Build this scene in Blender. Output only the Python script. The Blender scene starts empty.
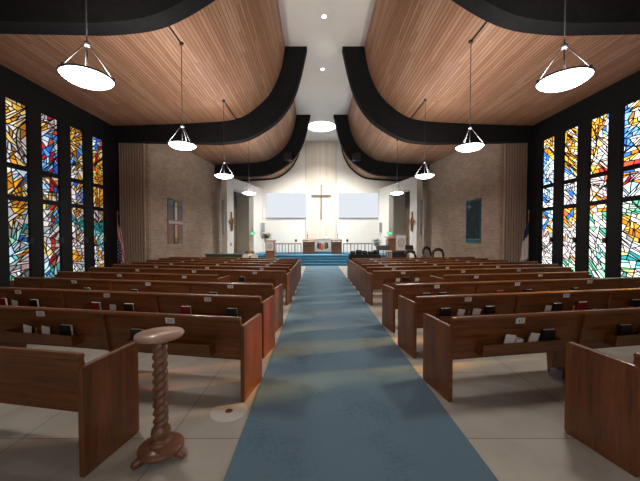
import bpy, bmesh, math, random
from mathutils import Vector, Matrix
random.seed(7)
S = bpy.context.scene
C = S.collection
PI = math.pi
XC = 0.305                   # centre line of the church; the camera stands left of it
ROT = math.radians(10)       # pews are fanned towards the altar

# ------------------------------------------------------------------ materials
def mat(name, col=(.5, .5, .5), rough=.6, metal=0.0, spec=.5, coat=0.0):
    m = bpy.data.materials.new(name); m.use_nodes = True
    b = m.node_tree.nodes['Principled BSDF']
    b.inputs['Base Color'].default_value = (*col, 1)
    b.inputs['Roughness'].default_value = rough
    b.inputs['Metallic'].default_value = metal
    b.inputs['Specular IOR Level'].default_value = spec
    b.inputs['Coat Weight'].default_value = coat
    return m
def N(m, t, **k):
    n = m.node_tree.nodes.new(t)
    for a, v in k.items(): setattr(n, a, v)
    return n
def L(m, a, b): m.node_tree.links.new(a, b)
def BS(m): return m.node_tree.nodes['Principled BSDF']
def ramp(m, fac, stops):
    r = N(m, 'ShaderNodeValToRGB'); e = r.color_ramp.elements
    while len(e) < len(stops): e.new(.5)
    for q, (p, c) in zip(e, stops): q.position = p; q.color = (*c, 1)
    L(m, fac, r.inputs[0]); return r.outputs[0]
def bump(m, h, s=.2, d=.01):
    b = N(m, 'ShaderNodeBump'); b.inputs['Strength'].default_value = s; b.inputs['Distance'].default_value = d
    L(m, h, b.inputs['Height']); L(m, b.outputs[0], BS(m).inputs['Normal'])
def coords(m, scale, kind='Object'):
    t = N(m, 'ShaderNodeTexCoord'); p = N(m, 'ShaderNodeMapping'); p.inputs['Scale'].default_value = scale
    L(m, t.outputs[kind], p.inputs[0]); return p.outputs[0]
def noise(m, vec, sc=1, det=4, rough=.55, dist=0):
    n = N(m, 'ShaderNodeTexNoise'); n.inputs['Scale'].default_value = sc; n.inputs['Detail'].default_value = det
    n.inputs['Roughness'].default_value = rough; n.inputs['Distortion'].default_value = dist
    L(m, vec, n.inputs['Vector']); return n.outputs['Fac']
def speckle(name, a, b, sc, rough=.9, bs=.2, kind='Object', spec=.3):
    m = mat(name, a, rough, spec=spec); f = noise(m, coords(m, (1, 1, 1), kind), sc, 6, .7)
    L(m, ramp(m, f, [(.3, a), (.7, b)]), BS(m).inputs['Base Color']); bump(m, f, bs, .004); return m
def wood(name, dark, light, scale, rough=.38, coat=.15):
    m = mat(name, light, rough, coat=coat)
    v = coords(m, scale); f = noise(m, v, 1, 6, .65, .7); g = noise(m, v, 6, 3, .6)
    mx = N(m, 'ShaderNodeMath', operation='MULTIPLY_ADD'); L(m, g, mx.inputs[0]); mx.inputs[1].default_value = .35; L(m, f, mx.inputs[2])
    L(m, ramp(m, mx.outputs[0], [(.42, dark), (.6, tuple((d+l)/2 for d, l in zip(dark, light))), (.9, light)]), BS(m).inputs['Base Color'])
    bump(m, mx.outputs[0], .12, .002); return m

OAK_D, OAK_L = (.032, .0085, .0022), (.265, .086, .021)
m_oak_long = wood('oak_along', OAK_D, OAK_L, (1.4, 14, 22))
m_oak_up = wood('oak_upright', OAK_D, OAK_L, (9, 9, 1.1))
m_oak_cap = wood('oak_cap', (.09, .034, .014), (.27, .11, .045), (1.4, 14, 22), .3)
m_turned = wood('turned_walnut', (.11, .042, .02), (.30, .135, .075), (10, 10, 2.5), .33)
m_turned_top = wood('pale_walnut', (.30, .16, .105), (.56, .35, .25), (5, 14, 5), .4)
m_chancel_wood = wood('chancel_wood', (.13, .055, .028), (.32, .15, .08), (6, 6, 2), .4)
m_black = mat('black_satin', (.012, .012, .013), .45)
m_cloth_black = mat('black_cloth', (.010, .010, .011), .85)
m_trim = speckle('charcoal_paint', (.012, .012, .014), (.020, .020, .022), 6, .75, .05, spec=.12)
m_pier = mat('pier_paint', (.011, .012, .015), .55, spec=.2)
m_lead = mat('lead_came', (.012, .012, .012), .5, .3)
m_white = speckle('white_plaster', (.80, .78, .735), (.84, .82, .775), 2.0, .8, .04)
m_white_ceil = speckle('ceiling_paint', (.80, .785, .76), (.84, .825, .80), 1.0, .85, .02)
m_metal = mat('brushed_metal', (.55, .55, .56), .32, .9)
m_armmetal = mat('arm_metal', (.10, .10, .11), .5, .3)
m_darkmetal = mat('dark_metal', (.05, .05, .055), .4, .7)
m_brass = mat('brass', (.40, .25, .09), .35, .9)
m_paper = mat('paper', (.80, .79, .76), .7)
m_page = mat('page_edges', (.72, .70, .66), .8)
m_hymn_black = mat('black_cover', (.010, .010, .013), .5)
m_hymn_red = mat('red_cover', (.28, .012, .022), .5)
m_hymn_blue = mat('navy_cover', (.014, .020, .034), .5)
m_linen = speckle('white_linen', (.80, .78, .75), (.86, .84, .81), 30, .85, .05)
m_leaf = mat('leaf_green', (.035, .075, .025), .5)
m_leaf_grey = mat('leaf_greygreen', (.07, .11, .075), .55)
m_petal = mat('yellow_petal', (.60, .42, .08), .6)
m_grey = mat('grey_plastic', (.30, .31, .33), .5)
m_greygreen = mat('green_enamel', (.05, .095, .085), .4)
m_pencil = mat('pencil_wood', (.45, .27, .12), .6)
m_dark_oak = wood('dark_oak', (.05, .025, .014), (.13, .07, .04), (12, 12, 3), .5)
m_carve = wood('carved_wood', (.20, .09, .04), (.42, .22, .11), (12, 12, 3), .5)
m_plate_ink = mat('plate_ink', (.22, .24, .30), .6)

def emis(name, col, k):
    m = bpy.data.materials.new(name); m.use_nodes = True; nt = m.node_tree; nt.nodes.clear()
    o = nt.nodes.new('ShaderNodeOutputMaterial'); e = nt.nodes.new('ShaderNodeEmission')
    e.inputs[0].default_value = (*col, 1); e.inputs[1].default_value = k
    nt.links.new(e.outputs[0], o.inputs[0]); return m
m_bowl = emis('lit_opal_bowl', (1, .95, .90), 9)
m_sky_disc = emis('lit_skylight', (1, .95, .87), 6)
m_down = emis('downlight_lamp', (1, .95, .88), 12)
m_exit = emis('exit_green', (.05, .75, .35), 1.3)
m_screen = emis('projected_screen', (.88, .93, 1.0), .66)

# carpet
m_carpet = mat('blue_carpet', (.06, .13, .2), .97, spec=.1)
v = coords(m_carpet, (1, 1, 1)); f1 = noise(m_carpet, v, 150, 3, .8); f2 = noise(m_carpet, v, 1.3, 3, .5); f3 = noise(m_carpet, v, 28, 3, .7)
ad = N(m_carpet, 'ShaderNodeMath', operation='MULTIPLY_ADD'); L(m_carpet, f1, ad.inputs[0]); ad.inputs[1].default_value = .6
ad2 = N(m_carpet, 'ShaderNodeMath', operation='MULTIPLY_ADD'); L(m_carpet, f3, ad2.inputs[0]); ad2.inputs[1].default_value = .45; L(m_carpet, f2, ad2.inputs[2]); 
L(m_carpet, ad2.outputs[0], ad.inputs[2])
L(m_carpet, ramp(m_carpet, ad.outputs[0], [(.65, (.066, .122, .170)), (1.3, (.155, .250, .325))]), BS(m_carpet).inputs['Base Color'])
bump(m_carpet, f1, .5, .006)
m_step = speckle('step_carpet', (.05, .17, .28), (.09, .26, .39), 90, .97, .3, spec=.1)

# concrete floor in sawn slabs, stained
m_floor = mat('sawn_concrete', (.5, .45, .4), .38, spec=.4)
v = coords(m_floor, (1, 1, 1)); f = noise(m_floor, v, 1.1, 7, .62, .4); g = noise(m_floor, v, 40, 4, .6)
base = ramp(m_floor, f, [(.3, (.35, .325, .28)), (.5, (.49, .465, .41)), (.7, (.57, .545, .485))])
br = N(m_floor, 'ShaderNodeTexBrick', offset=0.0); L(m_floor, coords(m_floor, (1, 1, 1)), br.inputs['Vector'])
br.inputs['Scale'].default_value = 1; br.inputs['Brick Width'].default_value = 1.25; br.inputs['Row Height'].default_value = 1.25
br.inputs['Mortar Size'].default_value = .006; br.inputs['Color1'].default_value = (1, 1, 1, 1); br.inputs['Color2'].default_value = (.93, .93, .93, 1)
br.inputs['Mortar'].default_value = (.55, .52, .48, 1)
mx = N(m_floor, 'ShaderNodeMix', data_type='RGBA', blend_type='MULTIPLY'); mx.inputs[0].default_value = 1
L(m_floor, base, mx.inputs[6]); L(m_floor, br.outputs[0], mx.inputs[7]); L(m_floor, mx.outputs[2], BS(m_floor).inputs['Base Color'])
bump(m_floor, g, .05, .002)

# brick
m_brick = mat('tan_brick', (.3, .24, .2), .85)
tc = N(m_brick, 'ShaderNodeUVMap', uv_map='UVMap')
br = N(m_brick, 'ShaderNodeTexBrick'); L(m_brick, tc.outputs[0], br.inputs['Vector'])
br.inputs['Scale'].default_value = 1; br.inputs['Brick Width'].default_value = .23; br.inputs['Row Height'].default_value = .076
br.inputs['Mortar Size'].default_value = .008; br.inputs['Bias'].default_value = 0
br.inputs['Color1'].default_value = (.34, .245, .185, 1); br.inputs['Color2'].default_value = (.45, .34, .262, 1); br.inputs['Mortar'].default_value = (.50, .43, .365, 1)
nf = noise(m_brick, tc.outputs[0], 2.2, 5, .6)
mx = N(m_brick, 'ShaderNodeMix', data_type='RGBA', blend_type='MULTIPLY'); mx.inputs[0].default_value = 1
L(m_brick, br.outputs[0], mx.inputs[6]); L(m_brick, ramp(m_brick, nf, [(.3, (.82, .82, .82)), (.7, (1.05, 1.05, 1.05))]), mx.inputs[7])
L(m_brick, mx.outputs[2], BS(m_brick).inputs['Base Color']); bump(m_brick, br.outputs['Fac'], -.3, .006)

m_fin = speckle('brick_fins', (.46, .345, .26), (.55, .42, .33), 9, .85, .1)
# ceiling boards; U = distance along the curve, V = distance along the nave
m_board = mat('cedar_boards', (.5, .3, .2), .5, spec=.35)
uv = N(m_board, 'ShaderNodeUVMap', uv_map='UVMap'); sp = N(m_board, 'ShaderNodeSeparateXYZ'); L(m_board, uv.outputs[0], sp.inputs[0])
dv = N(m_board, 'ShaderNodeMath', operation='DIVIDE'); L(m_board, sp.outputs[0], dv.inputs[0]); dv.inputs[1].default_value = .095
fl = N(m_board, 'ShaderNodeMath', operation='FLOOR'); L(m_board, dv.outputs[0], fl.inputs[0])
fr = N(m_board, 'ShaderNodeMath', operation='FRACT'); L(m_board, dv.outputs[0], fr.inputs[0])
w1 = N(m_board, 'ShaderNodeTexWhiteNoise', noise_dimensions='1D'); L(m_board, fl.outputs[0], w1.inputs['W'])
seg = N(m_board, 'ShaderNodeMath', operation='MULTIPLY_ADD'); L(m_board, w1.outputs[0], seg.inputs[0]); seg.inputs[1].default_value = 3.3
sc_ = N(m_board, 'ShaderNodeMath', operation='DIVIDE'); L(m_board, sp.outputs[1], sc_.inputs[0]); sc_.inputs[1].default_value = 3.1
L(m_board, sc_.outputs[0], seg.inputs[2]); sf = N(m_board, 'ShaderNodeMath', operation='FLOOR'); L(m_board, seg.outputs[0], sf.inputs[0])
cb = N(m_board, 'ShaderNodeCombineXYZ'); L(m_board, fl.outputs[0], cb.inputs[0]); L(m_board, sf.outputs[0], cb.inputs[1])
w2 = N(m_board, 'ShaderNodeTexWhiteNoise', noise_dimensions='2D'); L(m_board, cb.outputs[0], w2.inputs['Vector'])
mp = N(m_board, 'ShaderNodeMapping'); mp.inputs['Scale'].default_value = (26, 1.2, 1); L(m_board, uv.outputs[0], mp.inputs[0])
gr = noise(m_board, mp.outputs[0], 1, 5, .6, .5)
a1 = N(m_board, 'ShaderNodeMath', operation='MULTIPLY_ADD'); L(m_board, w2.outputs[0], a1.inputs[0]); a1.inputs[1].default_value = .42; L(m_board, gr, a1.inputs[2])
colr = ramp(m_board, a1.outputs[0], [(.35, (.37, .185, .105)), (.75, (.49, .265, .165)), (1.1, (.60, .36, .24))])
ab = N(m_board, 'ShaderNodeMath', operation='LESS_THAN'); L(m_board, fr.outputs[0], ab.inputs[0]); ab.inputs[1].default_value = .13
mx = N(m_board, 'ShaderNodeMix', data_type='RGBA', blend_type='MIX'); L(m_board, ab.outputs[0], mx.inputs[0]); L(m_board, colr, mx.inputs[6]); mx.inputs[7].default_value = (.14, .06, .032, 1)
L(m_board, mx.outputs[2], BS(m_board).inputs['Base Color']); bump(m_board, ab.outputs[0], -.3, .006)

# pale boarded altar panel
m_panel = mat('pale_boards', (.74, .69, .60), .6)
v = coords(m_panel, (1, 1, 1)); spx = N(m_panel, 'ShaderNodeSeparateXYZ'); L(m_panel, v, spx.inputs[0])
dd = N(m_panel, 'ShaderNodeMath', operation='DIVIDE'); L(m_panel, spx.outputs[0], dd.inputs[0]); dd.inputs[1].default_value = .16
ff = N(m_panel, 'ShaderNodeMath', operation='FLOOR'); L(m_panel, dd.outputs[0], ff.inputs[0]); ww = N(m_panel, 'ShaderNodeTexWhiteNoise', noise_dimensions='1D'); L(m_panel, ff.outputs[0], ww.inputs['W'])
L(m_panel, ramp(m_panel, ww.outputs[0], [(0, (.66, .60, .51)), (1, (.76, .705, .62))]), BS(m_panel).inputs['Base Color'])

# stained glass: the pane's own colour, lit by the daylight behind it; the sun passes through tinted
def glass(name, k):
    m = bpy.data.materials.new(name); m.use_nodes = True; nt = m.node_tree; nt.nodes.clear()
    o = nt.nodes.new('ShaderNodeOutputMaterial'); e = nt.nodes.new('ShaderNodeEmission'); t = nt.nodes.new('ShaderNodeBsdfTransparent')
    c = nt.nodes.new('ShaderNodeVertexColor'); c.layer_name = 'Col'; a = nt.nodes.new('ShaderNodeAddShader')
    tx = nt.nodes.new('ShaderNodeTexCoord'); n = nt.nodes.new('ShaderNodeTexNoise'); n.inputs['Scale'].default_value = 14; n.inputs['Detail'].default_value = 4
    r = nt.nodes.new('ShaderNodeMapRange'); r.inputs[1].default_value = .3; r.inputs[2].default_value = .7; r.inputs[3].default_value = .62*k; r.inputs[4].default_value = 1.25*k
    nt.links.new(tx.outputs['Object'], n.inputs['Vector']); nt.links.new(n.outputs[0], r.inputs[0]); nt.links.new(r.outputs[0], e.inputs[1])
    nt.links.new(c.outputs[0], e.inputs[0]); nt.links.new(c.outputs[0], t.inputs[0])
    nt.links.new(e.outputs[0], a.inputs[0]); nt.links.new(t.outputs[0], a.inputs[1]); nt.links.new(a.outputs[0], o.inputs[0]); return m
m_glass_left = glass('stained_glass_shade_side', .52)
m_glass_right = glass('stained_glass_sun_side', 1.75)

# ------------------------------------------------------------------ mesh helpers
class MB:
    def __init__(s): s.v = []; s.f = []; s.mi = []; s.uv = None; s.sm = []
    def add(s, vs, fs, mi=0, smooth=False):
        o = len(s.v); s.v += [tuple(p) for p in vs]; s.f += [tuple(o+i for i in f) for f in fs]; s.mi += [mi]*len(fs); s.sm += [smooth]*len(fs); return s
    def box(s, x0, x1, y0, y1, z0, z1, mi=0):
        return s.add([(x0,y0,z0),(x1,y0,z0),(x1,y1,z0),(x0,y1,z0),(x0,y0,z1),(x1,y0,z1),(x1,y1,z1),(x0,y1,z1)],
                     [(0,3,2,1),(4,5,6,7),(0,1,5,4),(1,2,6,5),(2,3,7,6),(3,0,4,7)], mi)
    def prism(s, poly, axis, a, b, mi=0):
        # poly of 2D points extruded along an axis: 'x' -> (y,z), 'y' -> (x,z), 'z' -> (x,y)
        def P(p, t): return {'x': (t, p[0], p[1]), 'y': (p[0], t, p[1]), 'z': (p[0], p[1], t)}[axis]
        n = len(poly); vs = [P(p, a) for p in poly] + [P(p, b) for p in poly]
        fs = [tuple(range(n)), tuple(range(2*n-1, n-1, -1))] + [(i, i+n, (i+1) % n + n, (i+1) % n) for i in range(n)]
        return s.add(vs, fs, mi)
    def tube(s, pts, r, n=8, mi=0, cap=True):
        pts = [Vector(p) for p in pts]; vs = []; fs = []
        rs = r if isinstance(r, (list, tuple)) else [r]*len(pts)
        for i, p in enumerate(pts):
            d = (pts[min(i+1, len(pts)-1)] - pts[max(i-1, 0)]).normalized()
            a = d.orthogonal().normalized() if abs(d.z) > .9 else d.cross(Vector((0, 0, 1))).normalized()
            if abs(d.z) > .9: a = Vector((1, 0, 0)); a = (a - d*a.dot(d)).normalized()
            b = d.cross(a)
            for k in range(n): t = 2*PI*k/n; vs.append(p + (a*math.cos(t) + b*math.sin(t))*rs[i])
        for i in range(len(pts)-1):
            for k in range(n): fs.append((i*n+k, i*n+(k+1) % n, (i+1)*n+(k+1) % n, (i+1)*n+k))
        s.add(vs, fs, mi, True)
        if cap: s.add(vs[:n], [tuple(range(n-1, -1, -1))], mi); s.add(vs[-n:], [tuple(range(n))], mi)
        return s
    def lathe(s, prof, n=32, c=(0, 0, 0), mi=0, fn=None):
        vs = []; fs = []
        for (r, z) in prof:
            for k in range(n):
                t = 2*PI*k/n; rr = r if fn is None else fn(r, z, t)
                vs.append((c[0]+rr*math.cos(t), c[1]+rr*math.sin(t), c[2]+z))
        for i in range(len(prof)-1):
            for k in range(n): fs.append((i*n+k, i*n+(k+1) % n, (i+1)*n+(k+1) % n, (i+1)*n+k))
        return s.add(vs, fs, mi, True)
    def build(s, name, mats, parent=None, bevel=0, seg=2, merge=True, uvs=None):
        me = bpy.data.meshes.new(name); me.from_pydata(s.v, [], s.f)
        for m in (mats if isinstance(mats, (list, tuple)) else [mats]): me.materials.append(m)
        me.polygons.foreach_set('material_index', s.mi); me.polygons.foreach_set('use_smooth', s.sm)
        if uvs:
            l = me.uv_layers.new(name='UVMap')
            for p in me.polygons:
                for li in p.loop_indices: l.data[li].uv = uvs(me.vertices[me.loops[li].vertex_index].co, p.normal)
        bm = bmesh.new(); bm.from_mesh(me)
        if merge: bmesh.ops.remove_doubles(bm, verts=bm.verts, dist=1e-5)
        bmesh.ops.recalc_face_normals(bm, faces=bm.faces); bm.to_mesh(me); bm.free()
        return link(name, me, parent, bevel, seg)
def link(name, me, parent=None, bevel=0, seg=2):
    o = bpy.data.objects.new(name, me); C.objects.link(o)
    if parent: o.parent = parent
    if bevel:
        b = o.modifiers.new('bevel', 'BEVEL'); b.width = bevel; b.segments = seg; b.limit_method = 'ANGLE'; b.angle_limit = math.radians(40); b.harden_normals = False
    return o
def empty(name, loc=(0, 0, 0), rz=0):
    o = bpy.data.objects.new(name, None); C.objects.link(o); o.location = loc; o.rotation_euler = (0, 0, rz); o.empty_display_size = .1; return o
def tag(o, label, cat, group=None):
    o['label'] = label; o['category'] = cat
    if group: o['group'] = group
    return o
def struct(o): o['kind'] = 'structure'; return o
def copy_tree(o, parent=None):
    c = o.copy(); C.objects.link(c)
    if parent: c.parent = parent
    for ch in list(o.children): copy_tree(ch, c)
    return c
def px(x, y, Y): return Vector(((x-317)*Y/300, Y, 1.7+(237.7-y)*Y/300))

# ------------------------------------------------------------------ the hull-shaped ceiling
OUT = [(8.6, 6.13), (7.0, 6.17), (5.0, 6.25), (3.7, 6.36), (3.02, 6.62), (2.30, 7.22), (1.90, 7.87), (1.68, 8.52), (1.56, 9.23)]
INN = [(8.6, 5.56), (7.0, 5.53), (5.0, 5.49), (4.0, 5.49), (3.05, 5.66), (2.02, 6.26), (1.48, 6.86), (1.15, 7.50), (0.92, 8.25), (0.70, 9.23)]
def spline(P, n=6):
    P = [Vector(p) for p in P]; out = []
    for i in range(len(P)-1):
        p0 = P[max(i-1, 0)]; p1 = P[i]; p2 = P[i+1]; p3 = P[min(i+2, len(P)-1)]
        for k in range(n):
            t = k/n
            out.append(.5*((2*p1)+(p2-p0)*t+(2*p0-5*p1+4*p2-p3)*t*t+(3*p1-p0-3*p2+p3)*t**3))
    out.append(P[-1]); return out
def even(P, n=56):
    d = [0]
    for a, b in zip(P, P[1:]): d.append(d[-1]+(b-a).length)
    out = []
    for k in range(n+1):
        t = d[-1]*k/n; i = max(j for j in range(len(P)-1) if d[j] <= t+1e-9); q = (t-d[i])/max(1e-9, d[i+1]-d[i]); out.append(P[i].lerp(P[i+1], min(1, q)))
    return out
OUTS, INNS = even(spline(OUT)), even(spline(INN))
def hull_z(u):
    for a, b in zip(OUTS, OUTS[1:]):
        if b.x <= u <= a.x: return a.y+(b.y-a.y)*(a.x-u)/(a.x-b.x)
    return OUTS[0].y
def hull(side, y0, y1, name):
    vs = []; uv = []; d = 0; prev = None
    for p in OUTS:
        if prev is not None: d += (p-prev).length
        prev = p
        for y in (y0, y1): vs.append((XC+side*p.x, y, p.y)); uv.append((d, y))
    fs = [(2*i, 2*i+1, 2*i+3, 2*i+2) for i in range(len(OUTS)-1)]
    me = bpy.data.meshes.new(name); me.from_pydata(vs, [], fs); me.materials.append(m_board)
    l = me.uv_layers.new(name='UVMap')
    for q in me.polygons:
        q.use_smooth = True
        for li in q.loop_indices: l.data[li].uv = uv[me.loops[li].vertex_index]
    o = link(name, me)
    s = o.modifiers.new('thick', 'SOLIDIFY'); s.thickness = .06; s.offset = -1 if side < 0 else 1
    return struct(o)
YB, YW = -2.6, 23.6
for sd in (-1, 1): hull(sd, YB, YW, 'ceiling_boards')
struct(MB().box(XC-1.62, XC+1.62, YB, YW, 9.23, 9.33).build('ceiling', m_white_ceil))
nt_ = 1
for y0, y1 in ((5.37, 5.71), (12.0, 12.34), (18.55, 18.85)):
    for sd in (-1, 1):
        poly = [(XC+sd*p.x, p.y-.002) for p in OUTS] + [(XC+sd*p.x, p.y-.002) for p in reversed(INNS)]
        mb = MB(); n = len(OUTS); a = poly[:n]; b = list(reversed(poly[n:]))
        vs = [(p[0], y, p[1]) for y in (y0, y1) for row in (a, b) for p in row]
        fs = []
        for i in range(n-1):
            fs += [(i, i+1, n+i+1, n+i), (2*n+i, 3*n+i, 3*n+i+1, 2*n+i+1), (n+i, n+i+1, 3*n+i+1, 3*n+i), (i, 2*n+i, 2*n+i+1, i+1)]
        fs += [(0, n, 3*n, 2*n), (n-1, 3*n-1, 4*n-1, 2*n-1)]
        mb.add(vs, fs); struct(mb.build('trim_%d' % nt_, m_trim)); nt_ += 1
# thin dark trim where the boards die into the altar wall
for sd in (-1, 1):
    mb = MB(); sub = [p for p in OUTS if p.x < 6.6]
    mb.tube([(XC+sd*p.x, YW-.06, p.y-.05) for p in sub], .06, 6); struct(mb.build('trim_%d' % nt_, m_trim)); nt_ += 1

# ------------------------------------------------------------------ floor and walls
struct(MB().box(-8.6, 9.1, YB, 24, -.12, 0).build('floor', m_floor))
def wall_uv(co, n):
    if abs(n.x) > abs(n.y): return (co.y, co.z)
    return (co.x, co.z)
def window_wall(xf, sgn, name):
    # xf inner face; sgn points outward
    mb = MB(); xo = xf + sgn*.34; a, b = min(xf, xo), max(xf, xo)
    edges = [YB] + [e for w in WIN for e in w] + [12.36]
    for y0, y1 in zip(edges[::2], edges[1::2]): mb.box(a, b, y0, y1, 0, 6.22)
    for y0, y1 in WIN: mb.box(a, b, y0, y1, 0, .45); mb.box(a, b, y0, y1, 5.40, 6.22)
    return struct(mb.build(name, m_pier))
WIN = [(5.85, 6.47), (6.86, 7.48), (7.87, 8.49), (8.88, 9.50), (9.92, 10.50), (10.90, 11.47)]
XL, XR = -8.09, 8.55
window_wall(XL, -1, 'wall_left'); window_wall(XR, 1, 'wall_right')
struct(MB().box(-8.5, 9.0, YB-.2, YB, 0, 9.3).build('wall_rear', m_white))
def brick_side(sd, name):
    u0, u1 = 7.2, 6.6
    mb = MB(); uo = 8.75 if sd < 0 else 8.6
    poly = [(uo, 12.36), (7.32, 12.36), (7.24, 12.40), (7.20, 12.48), (u1, 18.6), (u1, YW), (u1+.35, YW), (u1+.35, 18.6), (u0+.35, 12.72), (uo, 12.72)]
    mb.prism([(XC+sd*u, y) for u, y in poly], 'z', 0, 6.16)
    x0 = 7.34; fb = MB()
    while x0 + .09 < uo:      # projecting headers: vertical brick fins
        a, b = sorted((XC+sd*x0, XC+sd*(x0+.05))); fb.box(a, b, 12.36-.075, 12.36, 0, 5.9); x0 += .108
    struct(fb.build('trim_%d' % (20+sd), m_fin))
    return struct(mb.build(name, m_brick, merge=False, uvs=wall_uv))
brick_side(-1, 'wall_left_brick'); brick_side(1, 'wall_right_brick')
# altar wall: plaster, with a boarded middle bay
poly = [(XC-6.7, .0), (XC+6.7, 0)] + [(XC+p.x, p.y) for p in OUTS if p.x < 6.7] + [(XC-p.x, p.y) for p in reversed(OUTS) if p.x < 6.7]
mb = MB(); mb.prism(poly, 'y', YW, YW+.2); struct(mb.build('wall_front', m_white))
struct(MB().box(XC-1.17, XC+1.17, YW-.05, YW, .58, 9.22).build('wall_front_panel', m_panel))
for sd in (-1, 1):
    struct(MB().box(*sorted((XC+sd*1.17, XC+sd*1.20)), YW-.06, YW, .58, 9.0).build('trim_%d' % (30+sd), m_grey))
# splayed white side walls with a tall opening
def splay(sd, name):
    mb = MB(); ax, ay, bx, by = 5.87, 18.60, 4.55, 23.6
    d = Vector((bx-ax, by-ay)).normalized(); nrm = Vector((-d.y, d.x)) * -1
    if nrm.x < 0: nrm = -nrm
    def P(t, o, z): return (XC+sd*(ax+d.x*t+nrm.x*o), ay+d.y*t+nrm.y*o, z)
    T = (Vector((bx, by))-Vector((ax, ay))).length
    def blk(t0, t1, z0, z1, w=.38):
        mb.add([P(t0,0,z0),P(t1,0,z0),P(t1,w,z0),P(t0,w,z0),P(t0,0,z1),P(t1,0,z1),P(t1,w,z1),P(t0,w,z1)],
               [(0,3,2,1),(4,5,6,7),(0,1,5,4),(1,2,6,5),(2,3,7,6),(3,0,4,7)])
    blk(0, .78, 0, 5.52); blk(.78, 3.58, 4.80, 5.52); blk(3.58, T-.02, 0, 5.52)
    return struct(mb.build(name, m_white)), P
_, PLs = splay(-1, 'wall_left_chancel'); _, PRs = splay(1, 'wall_right_chancel')
# dark sheet added over the side passages to block light from above
for i_, sd in enumerate((-1, 1)):
    m = MB(); m.prism([(XC+sd*6.15, 18.9), (XC+sd*6.66, 18.9), (XC+sd*6.66, YW), (XC+sd*4.75, YW)], 'z', 5.44, 5.52); struct(m.build('ceiling_light_block', m_trim))
# chancel platform and steps
mb = MB()
for i in range(4):
    y = 18.0+.32*i
    mb.box(XC-5.2 + (.0 if i < 2 else .1), XC+5.2-(.0 if i < 2 else .1), y, y+.32 if i < 3 else 20.0, 0, .145*(i+1))
mb.prism([(XC-5.05, 20), (XC+5.05, 20), (XC+4.42, 23.55), (XC-4.42, 23.55)], 'z', 0, .58); mb.box(XC-.75, XC+.95, 20.85, 21.85, .58, .68)
struct(mb.build('floor_chancel_steps', m_step, merge=False))
o = MB().box(-.652, 1.262, -1.6, 17.98, 0, .014).build('carpet_runner', m_carpet, bevel=.005)
tag(o, 'long blue carpet runner down the centre aisle to the chancel steps', 'carpet')

# ------------------------------------------------------------------ stained glass windows
AMB = [(.95, .50, .06), (.90, .36, .03), (1.0, .68, .22), (.80, .28, .02), (1.0, .80, .45), (.55, .20, .03)]
WHT = [(.95, .93, .85), (.85, .86, .92), (.80, .72, .72), (1, .93, .78), (.62, .60, .66)]
BLU = [(.10, .35, .95), (.20, .50, 1.0), (.04, .18, .70), (.45, .70, 1.0), (.70, .84, 1.0)]
RED = [(.75, .04, .04), (.60, .02, .05), (.85, .12, .06)]
TEA = [(.05, .42, .40), (.10, .50, .42), (.35, .70, .62), (.03, .30, .30), (.20, .55, .60)]
PNK = [(.85, .58, .52), (.75, .50, .52), (.9, .72, .62), (.58, .38, .40)]
GRY = [(.36, .36, .38), (.50, .49, .47), (.66, .66, .66), (.25, .27, .25)]
CYA = [(.40, .85, .92), (.20, .70, .78), (.65, .92, .95)]
GRN = [(.12, .50, .28), (.30, .66, .42), (.60, .84, .66), (.08, .36, .24)]
def pick(w): # weights: list of (palette, weight)
    t = random.random()*sum(x[1] for x in w)
    for p, k in w:
        t -= k
        if t <= 0: return random.choice(p)
    return random.choice(w[-1][0])
# colour plan: a runs 0..1 towards the altar, z is the height above the floor
def left1(a, z):
    if z > 3.65:
        d = (z-3.3)-1.0*math.sqrt(max(0, 1-(a-1.05)**2)) if False else 0
        if abs((z-5.2)+ (a-.75)*-2.2) < .12: return random.choice(WHT)
        r = math.hypot((a-1.1)*.6, (z-4.15))
        if r < .42: return pick([(WHT, 3), (PNK, 2)])
        return pick([(AMB, 6), (WHT, .8)])
    if z > 2.77:
        if z > 3.2+.35*(1-a)-.1: return pick([(BLU, 4), (WHT, 1)]) if abs((z-3.4)+(a-.5)*.8) > .1 else random.choice(WHT)
        return pick([(AMB, 5), (WHT, 1)])
    if z > 2.45 and a < .8: return pick([(AMB, 5), (GRY, .5)])
    t = z-.7*a
    if abs(t-1.45) < .10: return pick([(TEA, 3), (GRN, 1)])
    if abs(t-1.9) < .10 or abs(t-.75) < .08: return pick([(AMB, 4), (GRY, 1)])
    if 1.05 < z < 1.75: return pick([(WHT, 3), (CYA, 1.5), (BLU, .4)])
    if z < .8: return pick([(GRY, 3), (GRN, 1), (WHT, 1)])
    return pick([(GRY, 2), (WHT, 2), (PNK, 1)])
def left2(a, z):
    if abs(a-.62) < .07 and z < 4.9: return random.choice(RED)
    if abs(z-4.12) < .07: return random.choice(RED)
    if z > 3.65:
        if z > 4.75+.5*abs(a-.6) and a > .35: return pick([(PNK, 2), (WHT, 2), (RED, 1.5)])
        if a < .3 and z > 4.3: return pick([(AMB, 4), (WHT, 2), (RED, .6)])
        return pick([(BLU, 6), (WHT, 1)])
    if z > 2.77: return pick([(AMB, 4), (WHT, 1)]) if z > 3.35 else (pick([(BLU, 4), (WHT, 3)]) if z > 3.0 else pick([(AMB, 3), (WHT, 2)]))
    if z > 2.5: return pick([(AMB, 4), (TEA, .7)])
    if a > .7 and z > 2.0: return pick([(TEA, 3), (BLU, 1)])
    if z < .95: return pick([(CYA, 3), (TEA, 2), (BLU, 1)])
    return pick([(WHT, 4), (GRY, 2), (PNK, 1.2), (AMB, .7)])
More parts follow.
